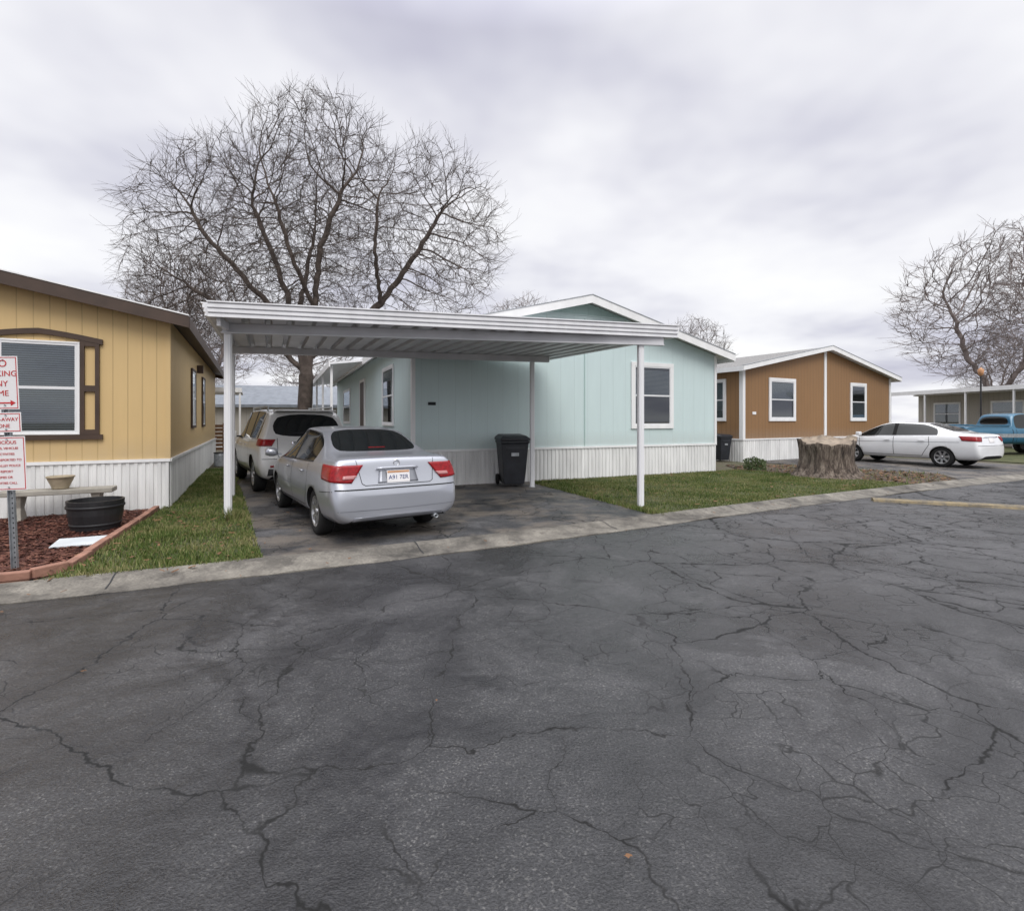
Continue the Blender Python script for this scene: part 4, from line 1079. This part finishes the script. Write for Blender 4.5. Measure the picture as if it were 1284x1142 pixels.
chains = [(None, [(0, 0, 0), (-.05, 0, 1.8), (0, 0, 3.4), (.1, 0, 4.1)]),
          ((0, 2), [(-.55, .2, 5.2), (-1.0, .4, 7.0), (-1.8, .5, 9.0), (-2.4, .4, 10.6)]),
          ((0, 3), [(.45, -.3, 6.0), (.8, -.5, 8.4), (1.6, -.3, 10.8)]),
          ((0, 3), [(1.3, .3, 5.0), (2.9, .5, 6.4), (4.3, .3, 8.2), (5.6, .2, 10.2)]),
          ((0, 2), [(-1.2, -.2, 4.7), (-2.7, -.4, 5.7), (-4.6, -.5, 7.0)]),
          ((1, 1), [(-.6, 1.4, 7.6), (-.5, 2.2, 10)]),
          ((2, 1), [(.2, -1.5, 7.4), (-.2, -2.4, 9.6)]),
          ((3, 2), [(3.1, -1.2, 8.0), (3.4, -1.8, 10)]),
          ((1, 1), [(-1.7, -.6, 6.6), (-3.4, -.9, 8.6), (-4.2, -1, 10)])]
nd, pr = colonise(attr, chains, .24, 2.2, .27, 90, 3)
tree_mesh('bare_tree', (-8.35, 21.0, 0), nd, pr, .0078, .465, M['bark'], 1, .85, 2, twr=.0066)
attr = ell(rng, (0, 0, 6.5), (3.4, 3.4, 3.8), 2400, 2.6)
nd2, pr2 = colonise(attr, [(None, [(0, 0, 0), (0, 0, 2.0)]), ((0, 1), [(-.8, .2, 4), (-1.2, 0, 6)]), ((0, 1), [(.9, -.2, 4.2), (1.3, 0, 6.2)])], .26, 2.2, .32, 60, 5)
t1 = tree_mesh('bare_tree', (-20.5, 34, 0), nd2, pr2, .0085, .43, M['barkfar'], 1, .75, 1, .4, twr=.009); t1.scale = (1.3, 1.3, 1.25)
def clone(src, x, y, s, rz, sz=None):
    o = bpy.data.objects.new('bare_tree', src.data); COL.objects.link(o); o.location = (x, y, 0); o.scale = (s, s, sz or s); o.rotation_euler = (0, 0, rz); return o
clone(t1, -15.5, 40, 1.1, 2.0); clone(t1, 1.0, 42, 1.12, 1.1); clone(t1, 18.0, 52, 1.15, 3.0); clone(t1, 5, 60, 1.0, 4.0)
clone(t1, -24, 38, 1.1, 4.4)
clone(t1, 35.2, 37.5, 1.9, 2.5, 1.50); clone(t1, 47.0, 42, 2.0, 5.2, 1.75); clone(t1, 58, 62, 1.2, 1.3)
sh = empty('shrub', (7.3, 15.6, .03)); V = []; F = []
for i in range(420):
    a = random.random()*6.28; r = .32*math.sqrt(random.random()); z = random.uniform(.02, .42)*(1-r); x, y = r*math.cos(a), r*math.sin(a); s = .03; n = len(V); b_ = random.random()*6.28
    V += [(x-s*math.cos(b_), y-s*math.sin(b_), z), (x+s*math.cos(b_), y+s*math.sin(b_), z+.02), (x+random.uniform(-.02, .02), y+random.uniform(-.02, .02), z+.07)]; F.append((n, n+1, n+2))
mk('leaves', V, F, M['shrub'], sh, fixn=False)

# ------------------------------------------------------------------ world, sun, camera
w = bpy.data.worlds.new('World'); scene.world = w; w.use_nodes = True; nt = w.node_tree; nt.nodes.clear()
out = nt.nodes.new('ShaderNodeOutputWorld')
sky = nt.nodes.new('ShaderNodeTexSky'); sky.sky_type = 'NISHITA'; sky.sun_disc = False
sky.sun_elevation = R(46); sky.sun_rotation = R(160)
bg1 = nt.nodes.new('ShaderNodeBackground'); bg1.inputs[1].default_value = .08; nt.links.new(sky.outputs[0], bg1.inputs[0])
tc = nt.nodes.new('ShaderNodeTexCoord'); s = nt.nodes.new('ShaderNodeSeparateXYZ'); nt.links.new(tc.outputs['Generated'], s.inputs[0])
zz = math_(nt, 'ADD', math_(nt, 'MAXIMUM', s.outputs[2], 0), .20)
cx = nt.nodes.new('ShaderNodeCombineXYZ'); nt.links.new(math_(nt, 'DIVIDE', s.outputs[0], zz), cx.inputs[0]); nt.links.new(math_(nt, 'DIVIDE', s.outputs[1], zz), cx.inputs[1])
n1 = noise(nt, cx.outputs[0], 1.1, 4, .55)
mp = nt.nodes.new('ShaderNodeMapping'); mp.inputs['Location'].default_value = (1.35, 4.2, 0); mp.inputs['Scale'].default_value = (.45, .75, 1); mp.inputs['Rotation'].default_value = (0, 0, R(-20)); nt.links.new(cx.outputs[0], mp.inputs[0])
n2 = noise(nt, mp.outputs[0], 1.0, 2, .5)
tt = math_(nt, 'ADD', math_(nt, 'MULTIPLY', n1, .48), math_(nt, 'MULTIPLY', n2, .52))
cr = ramp(nt, [(.36, (.52, .515, .63)), (.43, (.66, .66, .75)), (.48, (.81, .81, .87)), (.53, (.93, .93, .965)), (.59, (1.0, 1.0, 1.0))], tt)
# overcast sky is brighter towards the zenith
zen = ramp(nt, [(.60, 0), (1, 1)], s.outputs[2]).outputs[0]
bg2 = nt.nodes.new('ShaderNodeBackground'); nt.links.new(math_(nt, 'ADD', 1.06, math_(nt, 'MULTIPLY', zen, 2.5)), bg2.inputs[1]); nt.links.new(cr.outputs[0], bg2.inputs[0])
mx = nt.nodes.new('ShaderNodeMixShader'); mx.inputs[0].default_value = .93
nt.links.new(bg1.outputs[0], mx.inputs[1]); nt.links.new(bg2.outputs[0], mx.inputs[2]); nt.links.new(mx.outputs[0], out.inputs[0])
sl = bpy.data.lights.new('sun', 'SUN'); sl.energy = 1.5; sl.angle = R(30); sl.color = (1, .97, .93)
so = bpy.data.objects.new('sun', sl); COL.objects.link(so)
so.rotation_euler = Vector((-.36, 1, -1.1)).to_track_quat('-Z', 'Y').to_euler()

cam = bpy.data.cameras.new('camera'); co = bpy.data.objects.new('camera', cam); COL.objects.link(co)
co.location = (0, 0, 1.55); co.rotation_euler = (R(90), 0, 0)
cam.sensor_width = 36; cam.sensor_fit = 'HORIZONTAL'; cam.lens = 36*650/1284; cam.shift_y = -44/1284; cam.clip_end = 1500; cam.clip_start = .05
scene.camera = co
scene.view_settings.view_transform = 'Standard'; scene.view_settings.look = 'None'; scene.view_settings.exposure = 0
